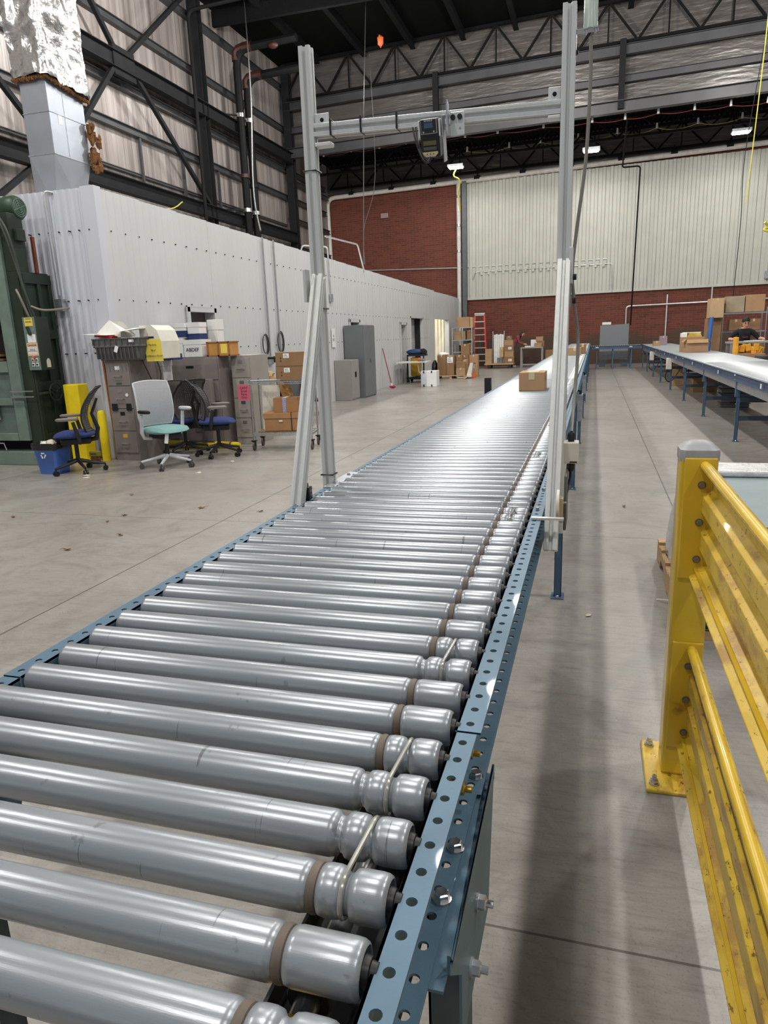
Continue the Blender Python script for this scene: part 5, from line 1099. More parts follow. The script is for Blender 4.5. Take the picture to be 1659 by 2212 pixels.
# lockers
lk = thing('storage_cabinet', 'tall dark grey two-door steel cabinet against the office wall', 'cabinet', (-5.74, 17.55, 0)); G().box(-.27, .23, -.48, .48, 0, 1.79).build('body', lockgrey, lk, bevel=.008)
for y0, y1 in ((-.47, -.003), (.003, .47)): G().box(.23, .245, y0, y1, .03, 1.77).build('door', lockgrey, lk, bevel=.003)
G().box(.245, .26, -.05, -.02, .86, .96).build('handle', chrome, lk); G().box(.245, .26, .02, .05, .86, .96).build('handle', chrome, lk)
lc = thing('storage_cabinet', 'low taupe two-door steel cabinet in front of the tall grey one', 'cabinet', (-5.66, 16.7, 0)); G().box(-.28, .14, -.12, .60 - .12, 0, .97).build('body', taupe, lc, bevel=.008)
lc.location = (-5.75, 16.45, 0)
for y0, y1 in ((-.11, .178), (.184, .47)): G().box(.14, .155, y0, y1, .04, .95).build('door', taupe, lc, bevel=.003)
for y in (.15, .21): G().box(.155, .17, y - .008, y + .008, .55, .68).build('handle', steel_dark, lc)
# things on the wall behind
for y, z, r, lab in ((12.55, 1.42, .17, 'left coil of black cord hanging on the office wall'), (13.25, 1.45, .19, 'right coil of black cord hanging on the office wall')):
    g = G()
    for q in range(3): g.tube([(WX + .03 + q * .01, y + (r * .62 + q * .012) * math.cos(a), z + (r + q * .012) * math.sin(a)) for a in [k * 2 * PI / 20 for k in range(20)]], .007, 5, closed=True)
    g.build('cord_coil', black, loc=(WX + .04, y, z)); tag(bpy.context.scene.objects[-1] if False else COL.objects[-1], lab, 'cord')
t = thing('outlet_box', 'grey outlet box with a black plug under the left conduit', 'outlet', (WX + .05, 12.72, 1.13)); G().box(-.03, .03, -.06, .06, -.09, .06).build('box_body', galv, t, bevel=.004); G().box(.0, .04, .07, .12, -.06, .06).build('plug', black, t)
t = thing('outlet_box', 'small grey box on the office wall right of the left gantry post', 'outlet', (WX + .03, 16.3, 2.42)); G().box(-.02, .03, -.07, .07, -.09, .09).build('box_body', galv, t, bevel=.004)
pipe('conduit', 'thin conduit hooking over the office wall behind the left gantry post', [(WX + .03, 16.3, 2.5), (WX + .04, 16.2, 3.55), (WX - .5, 16.0, 3.6), (WX - .6, 16, 3.3)], .017, condm, 'conduit')
pipe('conduit', 'rounded conduit loop over the office wall in front of the dark brick', [(WX - .3, 17.0, 3.9), (WX - .1, 18.9, 3.9), (WX + .03, 19.0, 3.2)], .02, condm, 'conduit')
t = thing('wall_sign', 'small white notice on the office wall just right of the left gantry post', 'sign', (WX + .022, 16.35, 1.5)); G().box(-.004, .004, -.12, .12, -.22, .22).build('sign_plate', white, t); text('sign_print', 'A\nB C', .09, (.006, 0, 0), (PI / 2, 0, PI / 2), ink, t, .001)
# ================================================================== foil duct on the office roof
du = thing('air_duct', 'large sheet-metal duct with torn foil insulation standing on the office roof', 'duct', (-7.6, 9.3, 3.4))
dx0, dx1, dy0, dy1 = -7.66, -7.23, 8.92, 9.66
G().box(dx0, dx1, dy0, dy1, 4.10, 5.15).build('metal_duct', duct_m, du, w=True, bevel=.006)
g = G(); a, b = (dx0, dx1, dy0, dy1), (dx0 + .04, dx1 - .10, dy0 - .0, dy1 - .18)
A = [(a[0], a[2], 4.10), (a[1], a[2], 4.10), (a[1], a[3], 4.10), (a[0], a[3], 4.10)]; B = [(b[0], b[2], 3.30), (b[1], b[2], 3.30), (b[1], b[3], 3.30), (b[0], b[3], 3.30)]
V = A + B; F = []
for i in range(4):       # cross-broken transition panels
    j = (i + 1) % 4; m_ = (Vector(V[i]) + Vector(V[j]) + Vector(V[4 + i]) + Vector(V[4 + j])) / 4; c = sum((Vector(v) for v in V), Vector()) / 8; m_ += (m_ - c).normalized() * .018; V.append(tuple(m_)); q = len(V) - 1; F += [(i, j, q), (j, 4 + j, q), (4 + j, 4 + i, q), (4 + i, i, q)]
g.add(V, F); g.build('duct_transition', duct_m, du, w=True)
for z in (4.09, 4.62): G().box(dx0 - .008, dx1 + .008, dy0 - .008, dy1 + .008, z, z + (.016 if z < 4.5 else .006)).build('duct_seam', galv, du, w=True)
G().box(dx1, dx1 + .004, 9.22, 9.232, 4.1, 5.1).build('duct_seam', galv, du, w=True); G().box(dx1 + .001, dx1 + .003, 9.08, 9.16, 4.5, 4.62).build('duct_sticker', paperw, du, w=True)
# crinkled foil jacket
g = G(); vs = []; n = 56; rows = 60; fx0, fx1, fy0, fy1 = dx0 - .05, dx1 + .06, dy0 - .06, dy1 + .05
random.seed(3)
from mathutils import noise
for r in range(rows):
    z = 5.06 + (8.6 - 5.06) * r / (rows - 1)
    for k in range(n):
        q = k / n * 4; s = int(q); f_ = q - s
        x, y = [(fx0 + (fx1 - fx0) * f_, fy0), (fx1, fy0 + (fy1 - fy0) * f_), (fx1 - (fx1 - fx0) * f_, fy1), (fx0, fy1 - (fy1 - fy0) * f_)][s]
        nx_, ny_ = [(0, -1), (1, 0), (0, 1), (-1, 0)][s]
        d = .05 * noise.noise(Vector((x * 5, y * 5, z * 4))) + .03 * noise.noise(Vector((x * 14, y * 14, z * 12))) + (.012 if r > 1 else .03)
        zz = z + (.05 * noise.noise(Vector((x * 9, y * 9, 1))) + .06 * (y - fy0) * 0 if r == 0 else 0)
        vs.append((x + nx_ * d, y + ny_ * d, zz - (.12 * (y - fy0) if r < 2 else 0)))
fs = [(i * n + k, i * n + (k + 1) % n, (i + 1) * n + (k + 1) % n, (i + 1) * n + k) for i in range(rows - 1) for k in range(n)]
g.add(vs, fs, 0, True); g.build('foil_jacket', foil, du, w=True, ang=75)
g = G()
for k in range(46):
    t_ = k / 45; 
    if t_ < .3: x, y = fx0 + (fx1 - fx0) * t_ / .3, fy0 + .015
    else: x, y = fx1 - .012, fy0 + (fy1 - fy0) * (t_ - .3) / .7
    z = 5.05 - .12 * (y - fy0); g.ball((x, y, z - .01), .028, 6, 4, (1, 1, random.uniform(.7, 1.5)), jit=.4)
g.build('torn_insulation', fibre, du, w=True)
g = G()
for k in range(34): z = 4.0 + .62 * random.random(); g.ball((dx1 + .05 + random.uniform(-.03, .08) * (1 if z > 4.3 else .4), dy1 + random.uniform(-.02, .12), z), random.uniform(.022, .05), 6, 4, (1, 1, 1.6), jit=.5)
g.build('hanging_insulation', fibre, du, w=True)
# ================================================================== green baler
ba = thing('cardboard_baler', 'tall green cardboard baler with a motor on top at the left edge', 'machine', (-7.6, 7.75, 0))
bx1 = -6.85; by0, by1 = 7.42, 8.0
G().box(-9.2, bx1, by0, by1, 0, .18).build('base_sill', greenl, ba, w=True, bevel=.01)
G().box(bx1 - .34, bx1 - .17, by0 + .02, by0 + .10, .32, 3.05).build('front_upright', greenl, ba, w=True, bevel=.006)
G().box(bx1 - .17, bx1, by0 + .06, by1, .18, 2.42).build('side_frame', greend, ba, w=True, bevel=.006)
G().box(bx1 - .17, bx1 - .03, by0 + .06, by0 + .30, 2.42, 3.10).build('side_tower', greend, ba, w=True, bevel=.006)
for z in (.28, .95, 1.60, 2.28): G().box(bx1 - .01, bx1 + .035, by0 + .10, by1 - .0, z, z + .12).build('side_rib', greend, ba, w=True, bevel=.004)
for y in (by0 + .07, by0 + .33, by1 - .06): G().box(bx1 - .01, bx1 + .03, y, y + .06, .2, 2.40).build('side_rib', greend, ba, w=True, bevel=.004)
G().box(-9.2, bx1 - .34, by1 - .3, by1, .18, 2.9).build('chamber_back', M('chamber_dark', (24, 26, 26), .8), ba, w=True)
for z, h in ((.32, .10), (.62, .0), (.78, .09), (1.20, .14)):
    if h: G().box(-9.2, bx1 - .34, by0 + .01, by0 + .09, z, z + h).build('door_rail', greenl, ba, w=True, bevel=.006)
G().box(-9.2, bx1 - .36, by0 + .05, by0 + .08, .32, 1.26).build('door_panel', M('baler_green_mid', (94, 110, 104), .5, .05, .15), ba, w=True)
G().box(-9.2, bx1 - .34, by0 + .03, by0 + .1, 1.95, 2.9).build('ram_guard', M('mesh_guard', (74, 92, 84), .6, 0, .3, 60), ba, w=True); G().box(-9.2, bx1 - .34, by0 + .0, by0 + .06, 1.90, 1.97).build('door_rail', greenl, ba, w=True)
t = thing('cardboard_bundle', 'flattened brown cartons lying inside the green baler chamber', 'cardboard', (-8.0, 7.6, 1.27))
for k in range(4): G().obox((random.uniform(-.1, .1), 0, .03 + k * .035), (1.1, .28, .03), Matrix.Rotation(random.uniform(-.06, .06), 3, 'Y')).build('carton_sheet', card if k % 2 else M('pinkish_card', (176, 136, 122), .8), t)
for k in range(5): G().tube([(-9.0 + k * .34, by0 - .01, .20), (-9.0 + k * .34 + .02, by0 - .01, .29), (-9.0 + k * .34 + .22, by0 - .01, .29), (-9.0 + k * .34 + .25, by0 - .01, .20)], .008, 6).build('bale_slot', galv, ba, w=True)
G().box(-7.9, -7.43, by0 - .004, by0 + .01, .60, .86).build('instruction_sheet', M('sheet_cream', (226, 222, 200), .6), ba, w=True)
text('instruction_text', 'Baler\nNo. 1\nkeep clear\ncardboard', .055, (-7.62, by0 - .006, .73), (PI / 2, 0, 0), ink, ba, .001, w=True)
# motor
mt = G().lathe((bx1 - .62, by0 + .28, 3.18), (1, 0, 0), [(0, .12), (.02, .135), (.40, .135), (.43, .145), (.56, .145), (.60, .12)], 24).build('motor', M('motor_green', (42, 66, 46), .45, .1, .15), ba, w=True, ang=50)
g = G()
for r in (.03, .055, .08, .105): g.tube([(bx1 - .018, by0 + .28 + r * math.cos(a), 3.18 + r * math.sin(a)) for a in [k * PI / 8 for k in range(16)]], .004, 5, closed=True)
for a in range(4): g.bar((bx1 - .016, by0 + .28, 3.18), (bx1 - .016, by0 + .28 + .11 * math.cos(a * PI / 2 + .4), 3.18 + .11 * math.sin(a * PI / 2 + .4)), .006, .006)
o = g.build('fan_grille', greenl, mt, w=False); o.data.transform(Matrix.Translation(-ba.location))
g = G().tube([(bx1 - .40, by0 + .28, 3.32), (bx1 - .40, by0 + .28, 3.36), (bx1 - .37, by0 + .28, 3.39), (bx1 - .40, by0 + .28, 3.42), (bx1 - .43, by0 + .28, 3.39)], .008, 6); g.build('lifting_eye', steel_dark, ba, w=True)
G().box(bx1 - .50, bx1 - .2, by0 + .2, by0 + .4, 2.98, 3.06).build('motor_foot', greend, ba, w=True); G().box(bx1 - .12, bx1 + .03, by0 + .12, by0 + .26, 2.78, 2.92).build('terminal_box', greend, ba, w=True, bevel=.006)
G().box(bx1 + .0, bx1 + .03, by0 + .36, by0 + .40, 2.42, 2.85).build('wooden_strip', M('red_wood', (110, 52, 32), .6), ba, w=True)
for pts in (((bx1 - .1, by0, 3.05), (bx1 + .02, by0 - .02, 2.85), (bx1 + .04, by0 + .05, 2.4), (bx1 + .02, by0 + .1, 2.1), (bx1 + .07, by0 + .12, 1.86)), ((bx1 - .18, by0, 2.9), (bx1 - .08, by0 - .03, 3.0), (bx1, by0, 2.7), (bx1 + .06, by0 + .06, 2.2), (bx1 + .09, by0 + .14, 1.86)), ((bx1 - .02, by0 + .02, 2.2), (bx1 + .04, by0 + .0, 2.1), (bx1 + .06, by0 + .08, 1.86)), ((bx1 + .09, by0 + .1, 2.0), (bx1 + .2, by0 + .2, 1.95), (bx1 + .30, by1 - .05, 1.98))):
    cable('hose', None, pts, .014, None, n=8).build('hose', M('hose_grey', (128, 120, 108), .5) if pts[0][2] < 2.5 else M('hose_dark', (62, 68, 60), .5), ba, w=True)
# control box
cx0, cx1, cy0_, cy1_ = bx1 + .0, bx1 + .185, by0 + .02, by0 + .25; cz0, cz1 = 1.22, 1.87
cb = G().box(cx0, cx1, cy0_, cy1_, cz0, cz1).build('control_box', greend, ba, w=True, bevel=.003)
def onbox(n_, x0, x1, z0, z1, m, d=.003): o = G().box(x0, x1, cy0_ - d, cy0_ - .0005, z0, z1).build(n_, m, cb); o.data.transform(Matrix.Translation(-ba.location)); return o
onbox('front_panel', cx0 + .002, cx1 - .002, cz0 + .002, cz1 - .002, greenl, .002); onbox('warning_label', cx0 + .03, cx0 + .15, 1.76, 1.86, ysign); onbox('white_label', cx0 + .04, cx0 + .165, 1.56, 1.66, paperw); onbox('danger_label', cx0 + .012, cx1 - .01, 1.40, 1.555, orange_s); onbox('danger_inner', cx0 + .025, cx1 - .02, 1.42, 1.51, M('label_grey', (214, 210, 208), .6), .004)
def tbox(body_, sz, x, z, m=ink): return text('lettering', body_, sz, (x, cy0_ - .0045, z), (PI / 2, 0, 0), m, ba, .0004, w=True)
tbox('DANGER', .034, (cx0 + cx1) / 2, 1.525); tbox('PRODUCT OR\nREMOVE TRASH\nSTAND AWAY FROM RAM', .012, (cx0 + cx1) / 2, 1.465); tbox('WARNING', .020, cx0 + .09, 1.845); tbox('DO NOT OPERATE\nWITHOUT TRAINING', .010, cx0 + .09, 1.81)
onbox('switch_plate', cx0 + .04, cx0 + .15, 1.69, 1.735, galv); o = G().obox((cx0 + .09, cy0_ - .02, 1.70), (.030, .025, .11), Matrix.Rotation(-.35, 3, 'Y')).build('isolator_handle', M('handle_dark', (24, 46, 30), .4), ba, w=True, bevel=.004)
for x, z, m in ((cx0 + .075, 1.345, red), (cx0 + .135, 1.345, M('green_button', (40, 96, 50), .4)), (cx0 + .075, 1.29, black), (cx0 + .135, 1.29, black)):
    G().box(x - .020, x + .020, cy0_ - .006, cy0_ - .001, z - .023, z + .023).build('button_plate', cream if z > 1.32 else white, ba, w=True); G().cyl((x, cy0_ - .006, z), (x, cy0_ - .014, z), .011, 14).build('push_button', m, ba, w=True)
G().cyl((cx0 + .105, cy0_, 1.385), (cx0 + .105, cy0_ - .03, 1.385), .016, 16).build('stop_button', M('pink_red', (206, 96, 110), .4), ba, w=True)
g = G(); g.prism([(.10, .02), (.17, .02), (.17, .10), (.15, .13), (.12, .13), (.10, .10)], (cx1 + .0015, cy0_, 1.23), (0, 1, 0), (0, 0, 1), (.001, 0, 0)); g.build('paper_tag', M('tag_paper', (196, 192, 168), .6), ba, w=True)
# latch wheel and clamp bars
g = G().tube([(bx1 + .14, by0 + .26 + .11 * math.cos(a), .93 + .11 * math.sin(a)) for a in [k * PI / 12 for k in range(24)]], .009, 8, closed=True)
for a in (.5, 2.6, 4.7): g.bar((bx1 + .14, by0 + .26, .93), (bx1 + .14, by0 + .26 + .105 * math.cos(a), .93 + .105 * math.sin(a)), .014, .012)
g.cyl((bx1 + .0, by0 + .26, .93), (bx1 + .17, by0 + .26, .93), .018, 10); g.bar((bx1 + .12, by0 + .0, .93), (bx1 + .12, by0 + .55, .94), .03, .03); g.build('latch_wheel', greend, ba, w=True)
for z in (.885, .955): G().box(bx1 - .32, bx1 + .03, by0 - .03, by0 - .012, z, z + .014).build('clamp_bar', chrome, ba, w=True)
# ================================================================== recycling bin
bn = thing('recycling_bin', 'blue recycling bin with a black liner in front of the baler', 'bin', (-6.28, 6.98, 0))
prb = []; n = 28
def rr_ring(hx, hy, z, p=8): return [(hx * math.copysign(abs(math.cos(a)) ** (2 / p), math.cos(a)), hy * math.copysign(abs(math.sin(a)) ** (2 / p), math.sin(a)), z) for a in [2 * PI * k / n for k in range(n)]]
vs = rr_ring(.135, .11, .0) + rr_ring(.175, .145, .34) + rr_ring(.183, .152, .345) + rr_ring(.183, .152, .365) + rr_ring(.172, .142, .365) + rr_ring(.13, .105, .02)
fs = [(i * n + k, i * n + (k + 1) % n, (i + 1) * n + (k + 1) % n, (i + 1) * n + k) for i in range(5) for k in range(n)]; fs += [tuple(range(n))[::-1], tuple(range(5 * n, 6 * n))]
G().add(vs, fs, 0, True).build('bin_body', binb, bn, ang=50)
vs = []
for (hx, hy, z) in ((.181, .150, .30), (.188, .156, .335), (.190, .158, .37), (.172, .142, .375), (.150, .12, .31)):
    for p_ in rr_ring(hx, hy, z): vs.append((p_[0] + random.uniform(-.003, .003), p_[1] + random.uniform(-.003, .003), z + random.uniform(-.012, .012)))
G().add(vs, [(i * n + k, i * n + (k + 1) % n, (i + 1) * n + (k + 1) % n, (i + 1) * n + k) for i in range(4) for k in range(n)], 0, True).build('liner', bag, bn)
g = G()
for k in range(3):
    a = PI / 2 + k * 2 * PI / 3; c = Vector((-.02 + .026 * math.cos(a), -.136, .235 + .026 * math.sin(a))); tdir = Vector((-math.sin(a), 0, math.cos(a))); g.bar(c - tdir * .022, c + tdir * .016, .003, .012); g.prism([(0, -.014), (0, .014), (.016, 0)], c + tdir * .014 + Vector((0, -.002, 0)), tdir, tdir.cross(Vector((0, 1, 0))), (0, .003, 0))
g.build('recycling_symbol', paperw, bn)
for i, (x, y, z, r, m, lab) in enumerate(((-6.34, 6.93, .36, .05, paper, 'crumpled white paper at the left of the blue bin'), (-6.24, 6.95, .37, .06, crumb, 'pale banana-like scrap on top of the blue bin'), (-6.18, 7.0, .41, .05, bag, 'black plastic knot standing out of the blue bin'))):
    t = thing('trash_scrap', lab, 'trash', (x, y, z)); G().ball((0, 0, 0), r, 9, 6, (1.2, .9, .7), jit=.3).build('scrap', m, t)
# ================================================================== bollards
bo = thing('bollard', 'square yellow steel bollard at the corner of the office block', 'bollard', (-6.48, 7.78, 0)); G().box(-.115, .115, -.10, .10, 0, 1.02).build('bollard_post', yellow2, bo, bevel=.012); G().box(-.16, .16, -.13, .13, 0, .012).build('base_plate', yellow2, bo)
bl = thing('bollard', 'yellow tubular bollard standing behind the left blue chair', 'bollard', (-6.12, 8.42 - .5, 0)); G().lathe((0, 0, 0), (0, 0, 1), [(0, .055), (.62, .055), (.66, .04), (.67, 0)], 18).build('bollard_post', yellow2, bl)
bl.location = (-6.20, 7.86, 0)
bh = thing('bollard_tube', 'yellow bollard sleeve lying on the floor behind the office chairs', 'bollard', (-5.5, 9.0, .055)); G().lathe((-.5, 0, 0), (1, 0, -.02), [(0, .055), (1.13, .055), (1.17, .045), (1.18, 0)], 20).build('sleeve', yellow2, bh, ang=50); G().lathe((.53, 0, -.02), (1, 0, -.02), [(0, .0562), (.022, .0562)], 20, False).build('red_band', red, bh); G().lathe((.33, 0, -.016), (1, 0, -.02), [(0, .0562), (.015, .0562)], 20, False).build('red_band', red, bh)
t = thing('floor_brush', 'worn brush head with yellow holder on the floor beside the bollard', 'brush', (-6.17, 7.60, 0)); G().box(-.06, .06, -.03, .03, .0, .10).build('bristles', fibre, t, bevel=.01); G().box(-.07, .07, -.035, .035, .10, .17).build('holder', M('olive_holder', (150, 140, 50), .5), t, bevel=.01); text('lettering', 'EXCELL', .03, (0, -.037, .135), (PI / 2, 0, 0), ink, t, .0006)
t = thing('broom', 'wooden broom handle leaning behind the near filing cabinet', 'broom', (-6.16, 8.0, 0)); G().cyl((.03, 0, 0), (-.05, .04, 1.36), .014, 8).build('handle', M('broom_wood', (160, 96, 54), .6), t)
# ================================================================== filing cabinets
def fcab(x0, x1, y0, y1, h, label, mat_, n=4, marks=None):
    t = thing('filing_cabinet', label, 'cabinet', ((x0 + x1) / 2, (y0 + y1) / 2, 0)); a, b = (x1 - x0) / 2, (y1 - y0) / 2
    G().box(-a, a, -b + .012, b, 0, h).build('body', mat_, t, bevel=.004); dh = (h - .13) / n
    for k in range(n):
        z0 = .10 + k * dh; d = G().box(-a + .012, a - .012, -b, -b + .014, z0 + .004, z0 + dh - .008).build('drawer', mat_, t, bevel=.002)
        g = G().tube([(-.055, -b, z0 + dh * .42), (-.050, -b - .028, z0 + dh * .42 + .004), (.050, -b - .028, z0 + dh * .42 + .004), (.055, -b, z0 + dh * .42)], .007, 8); g.build('handle', chrome, d)
        lw = .035; G().box(-lw, lw, -b - .003, -b, z0 + dh * .70, z0 + dh * .86).build('label_holder', (marks or {}).get(k, chrome), d)
    return t
fa = fcab(-6.07, -5.70, 7.88, 8.56, 1.30, 'nearest grey-brown four-drawer filing cabinet with a grey tote on top', filegrey, 4, {0: M('small_yellow_label', (214, 170, 60), .5), 3: paperw, 1: black})
G().box(-.14, -.06, -.355, -.348, .66, .75).build('black_patch', black, fa); G().box(.08, .15, -.355, -.348, .66, .75).build('black_patch', black, fa); g = G().cyl((.10, -.342, .86), (.10, -.346, .86), .022, 16); g.build('round_sticker', paperw, fa); G().box(-.04, .04, -.346, -.342, 1.0, 1.02).build('green_mark', M('green_mark', (40, 96, 60), .6), fa)
fb = thing('filing_cabinet', 'wide lateral filing cabinet behind the chairs', 'cabinet', (-5.42, 9.35, 0)); G().box(-.62, .30, -.22, .24, 0, 1.285).build('body', filegrey, fb, bevel=.004)
for k in range(4): d = G().box(-.60, .28, -.235, -.22, .05 + k * .305, .345 + k * .305).build('drawer', filegrey, fb, bevel=.002); G().box(-.22, -.10, -.242, -.235, .05 + k * .305 + .17, .05 + k * .305 + .20).build('recessed_pull', steel_dark, d)
fc = thing('filing_cabinet', 'far four-drawer filing cabinet with its side turned to the chairs', 'cabinet', (-5.15, 9.75, 0), -.12)
fc = fcab(-5.05, -4.74, 9.35, 9.95, 1.29, 'narrow beige four-drawer filing cabinet at the right end of the row', fileg2); COL.objects.unlink(bpy.data.objects['filing_cabinet.002']) if False else None
for o in [o for o in COL.objects if o.get('label', '').startswith('far four-drawer')]: bpy.data.objects.remove(o)
t = fcab(-5.62, -5.20, 8.95, 9.08, .98, 'low grey cabinet hidden behind the mesh-backed chair', filegrey, 2)
# tote with papers and printer on the near cabinet
to = thing('storage_tote', 'ribbed dark grey plastic tote on top of the near filing cabinet', 'tote', (-5.80, 8.05, 1.302))
n = 28
def rect_ring(hx, hy, z): return [(hx * math.copysign(abs(math.cos(a)) ** .22, math.cos(a)), hy * math.copysign(abs(math.sin(a)) ** .22, math.sin(a)), z) for a in [2 * PI * (k + .5) / n for k in range(n)]]
vs = rect_ring(.315, .20, 0) + rect_ring(.365, .235, .16) + rect_ring(.382, .25, .165) + rect_ring(.382, .25, .185) + rect_ring(.375, .24, .19) + rect_ring(.385, .245, .26) + rect_ring(.395, .255, .262) + rect_ring(.395, .255, .275) + rect_ring(.37, .235, .275) + rect_ring(.30, .19, .02)
G().add(vs, [(i * n + k, i * n + (k + 1) % n, (i + 1) * n + (k + 1) % n, (i + 1) * n + k) for i in range(9) for k in range(n)] + [tuple(range(n))[::-1], tuple(range(9 * n, 10 * n))]).build('tote_body', toteg, to, bevel=.002)
g = G()
for k in range(11): x = -.30 + k * .06; g.box(x - .004, x + .004, -.252, -.20, .02, .16)
for k in range(9): x = -.34 + k * .085; g.box(x - .004, x + .004, -.262, -.235, .19, .262)
g.build('rib', toteg, to); G().box(.20, .27, -.262, -.256, .22, .252).build('white_sticker', paperw, to)
G().obox((0, -.255, .14), (.05, .004, .08), Matrix.Rotation(.4, 3, 'Y')).build('torn_sticker', paperw, to)
def sheet_pts(name, label, loc, pts, mat_=paper):
    t = thing(name, label, 'paper', loc); g = G(); n_ = len(pts); V = [tuple(p) for p in pts] + [(p[0], p[1], p[2] + .004) for p in pts]; g.add(V, [tuple(range(n_))[::-1], tuple(range(n_, 2 * n_))] + [(i, (i + 1) % n_, (i + 1) % n_ + n_, i + n_) for i in range(n_)]); g.build('sheet', mat_, t); return t
sheet_pts('paper_sheet', 'large folded white drawing sticking up out of the tote', (-5.95, 8.05, 1.58), [(-.20, -.2, .02), (-.02, -.1, .22), (.10, .0, .20), (.22, .1, .02), (.25, -.1, .0)])
sheet_pts('paper_sheet', 'white paper fan spilling over the right of the tote', (-5.65, 8.02, 1.58), [(-.20, -.22, .06), (.20, -.22, .10), (.21, .1, .11), (-.1, .15, .12)])
sheet_pts('paper_sheet', 'flat paper sheets overhanging the left of the tote', (-6.10, 8.0, 1.585), [(-.18, -.2, .05), (.2, -.24, .03), (.25, .1, .04), (-.15, .1, .06)])
t = thing('red_folder', 'red folder tucked between the papers and the tote', 'folder', (-5.98, 7.90, 1.585)); G().obox((0, 0, .02), (.26, .18, .03), Matrix.Rotation(.12, 3, 'Y')).build('folder_cover', red, t)
po = thing('printer', 'cream desktop printer behind the tote on the filing cabinet', 'printer', (-5.42, 8.15, 1.302)); g = G(); g.prism([(-.12, 0), (.17, 0), (.18, .22), (.13, .36), (.05, .42), (-.12, .42)], (0, -.2, 0), (1, 0, 0), (0, 0, 1), (0, .42, 0)); g.build('printer_body', cream, po, bevel=.008); G().box(-.06, .08, -.206, -.2, .26, .28).build('paper_slot', steel_dark, po)
t = thing('yellow_notice', 'yellow paper notice hanging in front of the printer', 'sign', (-5.34, 7.92, 1.29)); G().obox((0, 0, .12), (.24, .003, .27), Matrix.Rotation(-.0, 3, 'Y') @ Matrix.Rotation(.08, 3, 'X')).build('notice_sheet', ysign, t); text('lettering', 'Machine\n\n"Blue"\n\nConference Room', .034, (0, -.012, .12), (PI / 2 + .08, 0, 0), ink, t, .0006); G().box(-.06, .0, -.010, -.004, .225, .24).build('green_tag', M('tag_green', (40, 120, 70), .6), t)
cable('power_cord', 'thin black cord hanging down the side of the near filing cabinet', [(-5.69, 8.15, 1.30), (-5.66, 8.2, 1.15), (-5.66, 8.3, .95), (-5.66, 8.2, .86), (-5.66, 8.4, .88), (-5.66, 8.5, 1.1), (-5.68, 8.45, 1.30)], .006, black, 'cord')
carton(-5.67, -5.48, 8.4, 8.62, 1.0, .08, 'bundle of black adapters on the side of the near cabinet', black, tp=False, name='adapter_bundle') if False else None
# archive boxes on the far cabinets
def archive(x0, x1, y0, y1, z, h, label, band=None, txt=None, mat_=white):
    t = thing('archive_box', label, 'box', ((x0 + x1) / 2, (y0 + y1) / 2, z)); a, b = (x1 - x0) / 2, (y1 - y0) / 2
    G().box(-a + .006, a - .006, -b + .006, b - .006, 0, h - .002).build('carton', mat_, t, bevel=.003); G().box(-a, a, -b, b, h * .72, h).build('lid', mat_, t, bevel=.003)
    if band: G().box(-a - .001, a + .001, -b - .001, b, h * band[0], h * band[1]).build('blue_band', M('navy_band', (30, 44, 92), .6), t)
    if txt: text('lettering', txt, min(.08, h * .3), (0, -b - .003, h * .42), (PI / 2, 0, 0), ink if not band else paperw, t, .0006)
    return t
archive(-6.02, -5.66, 9.12, 9.4, 1.29, .27, 'white lidded archive box at the left of the far cabinets'); archive(-5.66, -5.36, 9.12, 9.4, 1.29, .24, 'white archive box lettered in marker on the far cabinets', None, 'ABDEF')
archive(-5.98, -5.62, 9.14, 9.4, 1.562, .20, 'white box with a navy band stacked top left on the far cabinets', (.05, .5)); archive(-5.62, -5.42, 9.2, 9.42, 1.532, .24, 'plain white box stacked top right on the far cabinets', (.02, .35)); archive(-5.46, -5.30, 9.5, 9.7, 1.288, .52, 'tall white carton by the doorway behind the archive boxes')
archive(-5.86, -5.70, 8.62, 8.86, .985, .28, 'small white archive box squeezed between the cabinets'); archive(-5.80, -5.52, 8.62, 8.85, 1.27, .09, 'navy and white flat box between the printer and the far boxes', (.0, .9))
t = thing('poster_roll', 'white rolled paper lying on the navy flat box', 'paper', (-5.66, 8.72, 1.41)); G().cyl((-.16, 0, 0), (.16, 0, .02), .035, 14).build('roll_body', paper, t)
t = thing('wooden_box', 'small varnished wooden box at the right end of the cabinet row', 'box', (-5.12, 9.3, 1.29)); G().box(-.17, .17, -.14, .14, 0, .20).build('case', M('box_front', (186, 136, 70), .5), t); g = G()
for x in (-.17, .0, .17): g.box(x - .012, x + .012, -.15, -.138, 0, .2)
for z in (0, .185): g.box(-.18, .18, -.15, .15, z, z + .018)
g.build('case_frame', woodb, t); G().box(.04, .14, -.142, -.14, .04, .17).build('envelope', ysign, t)
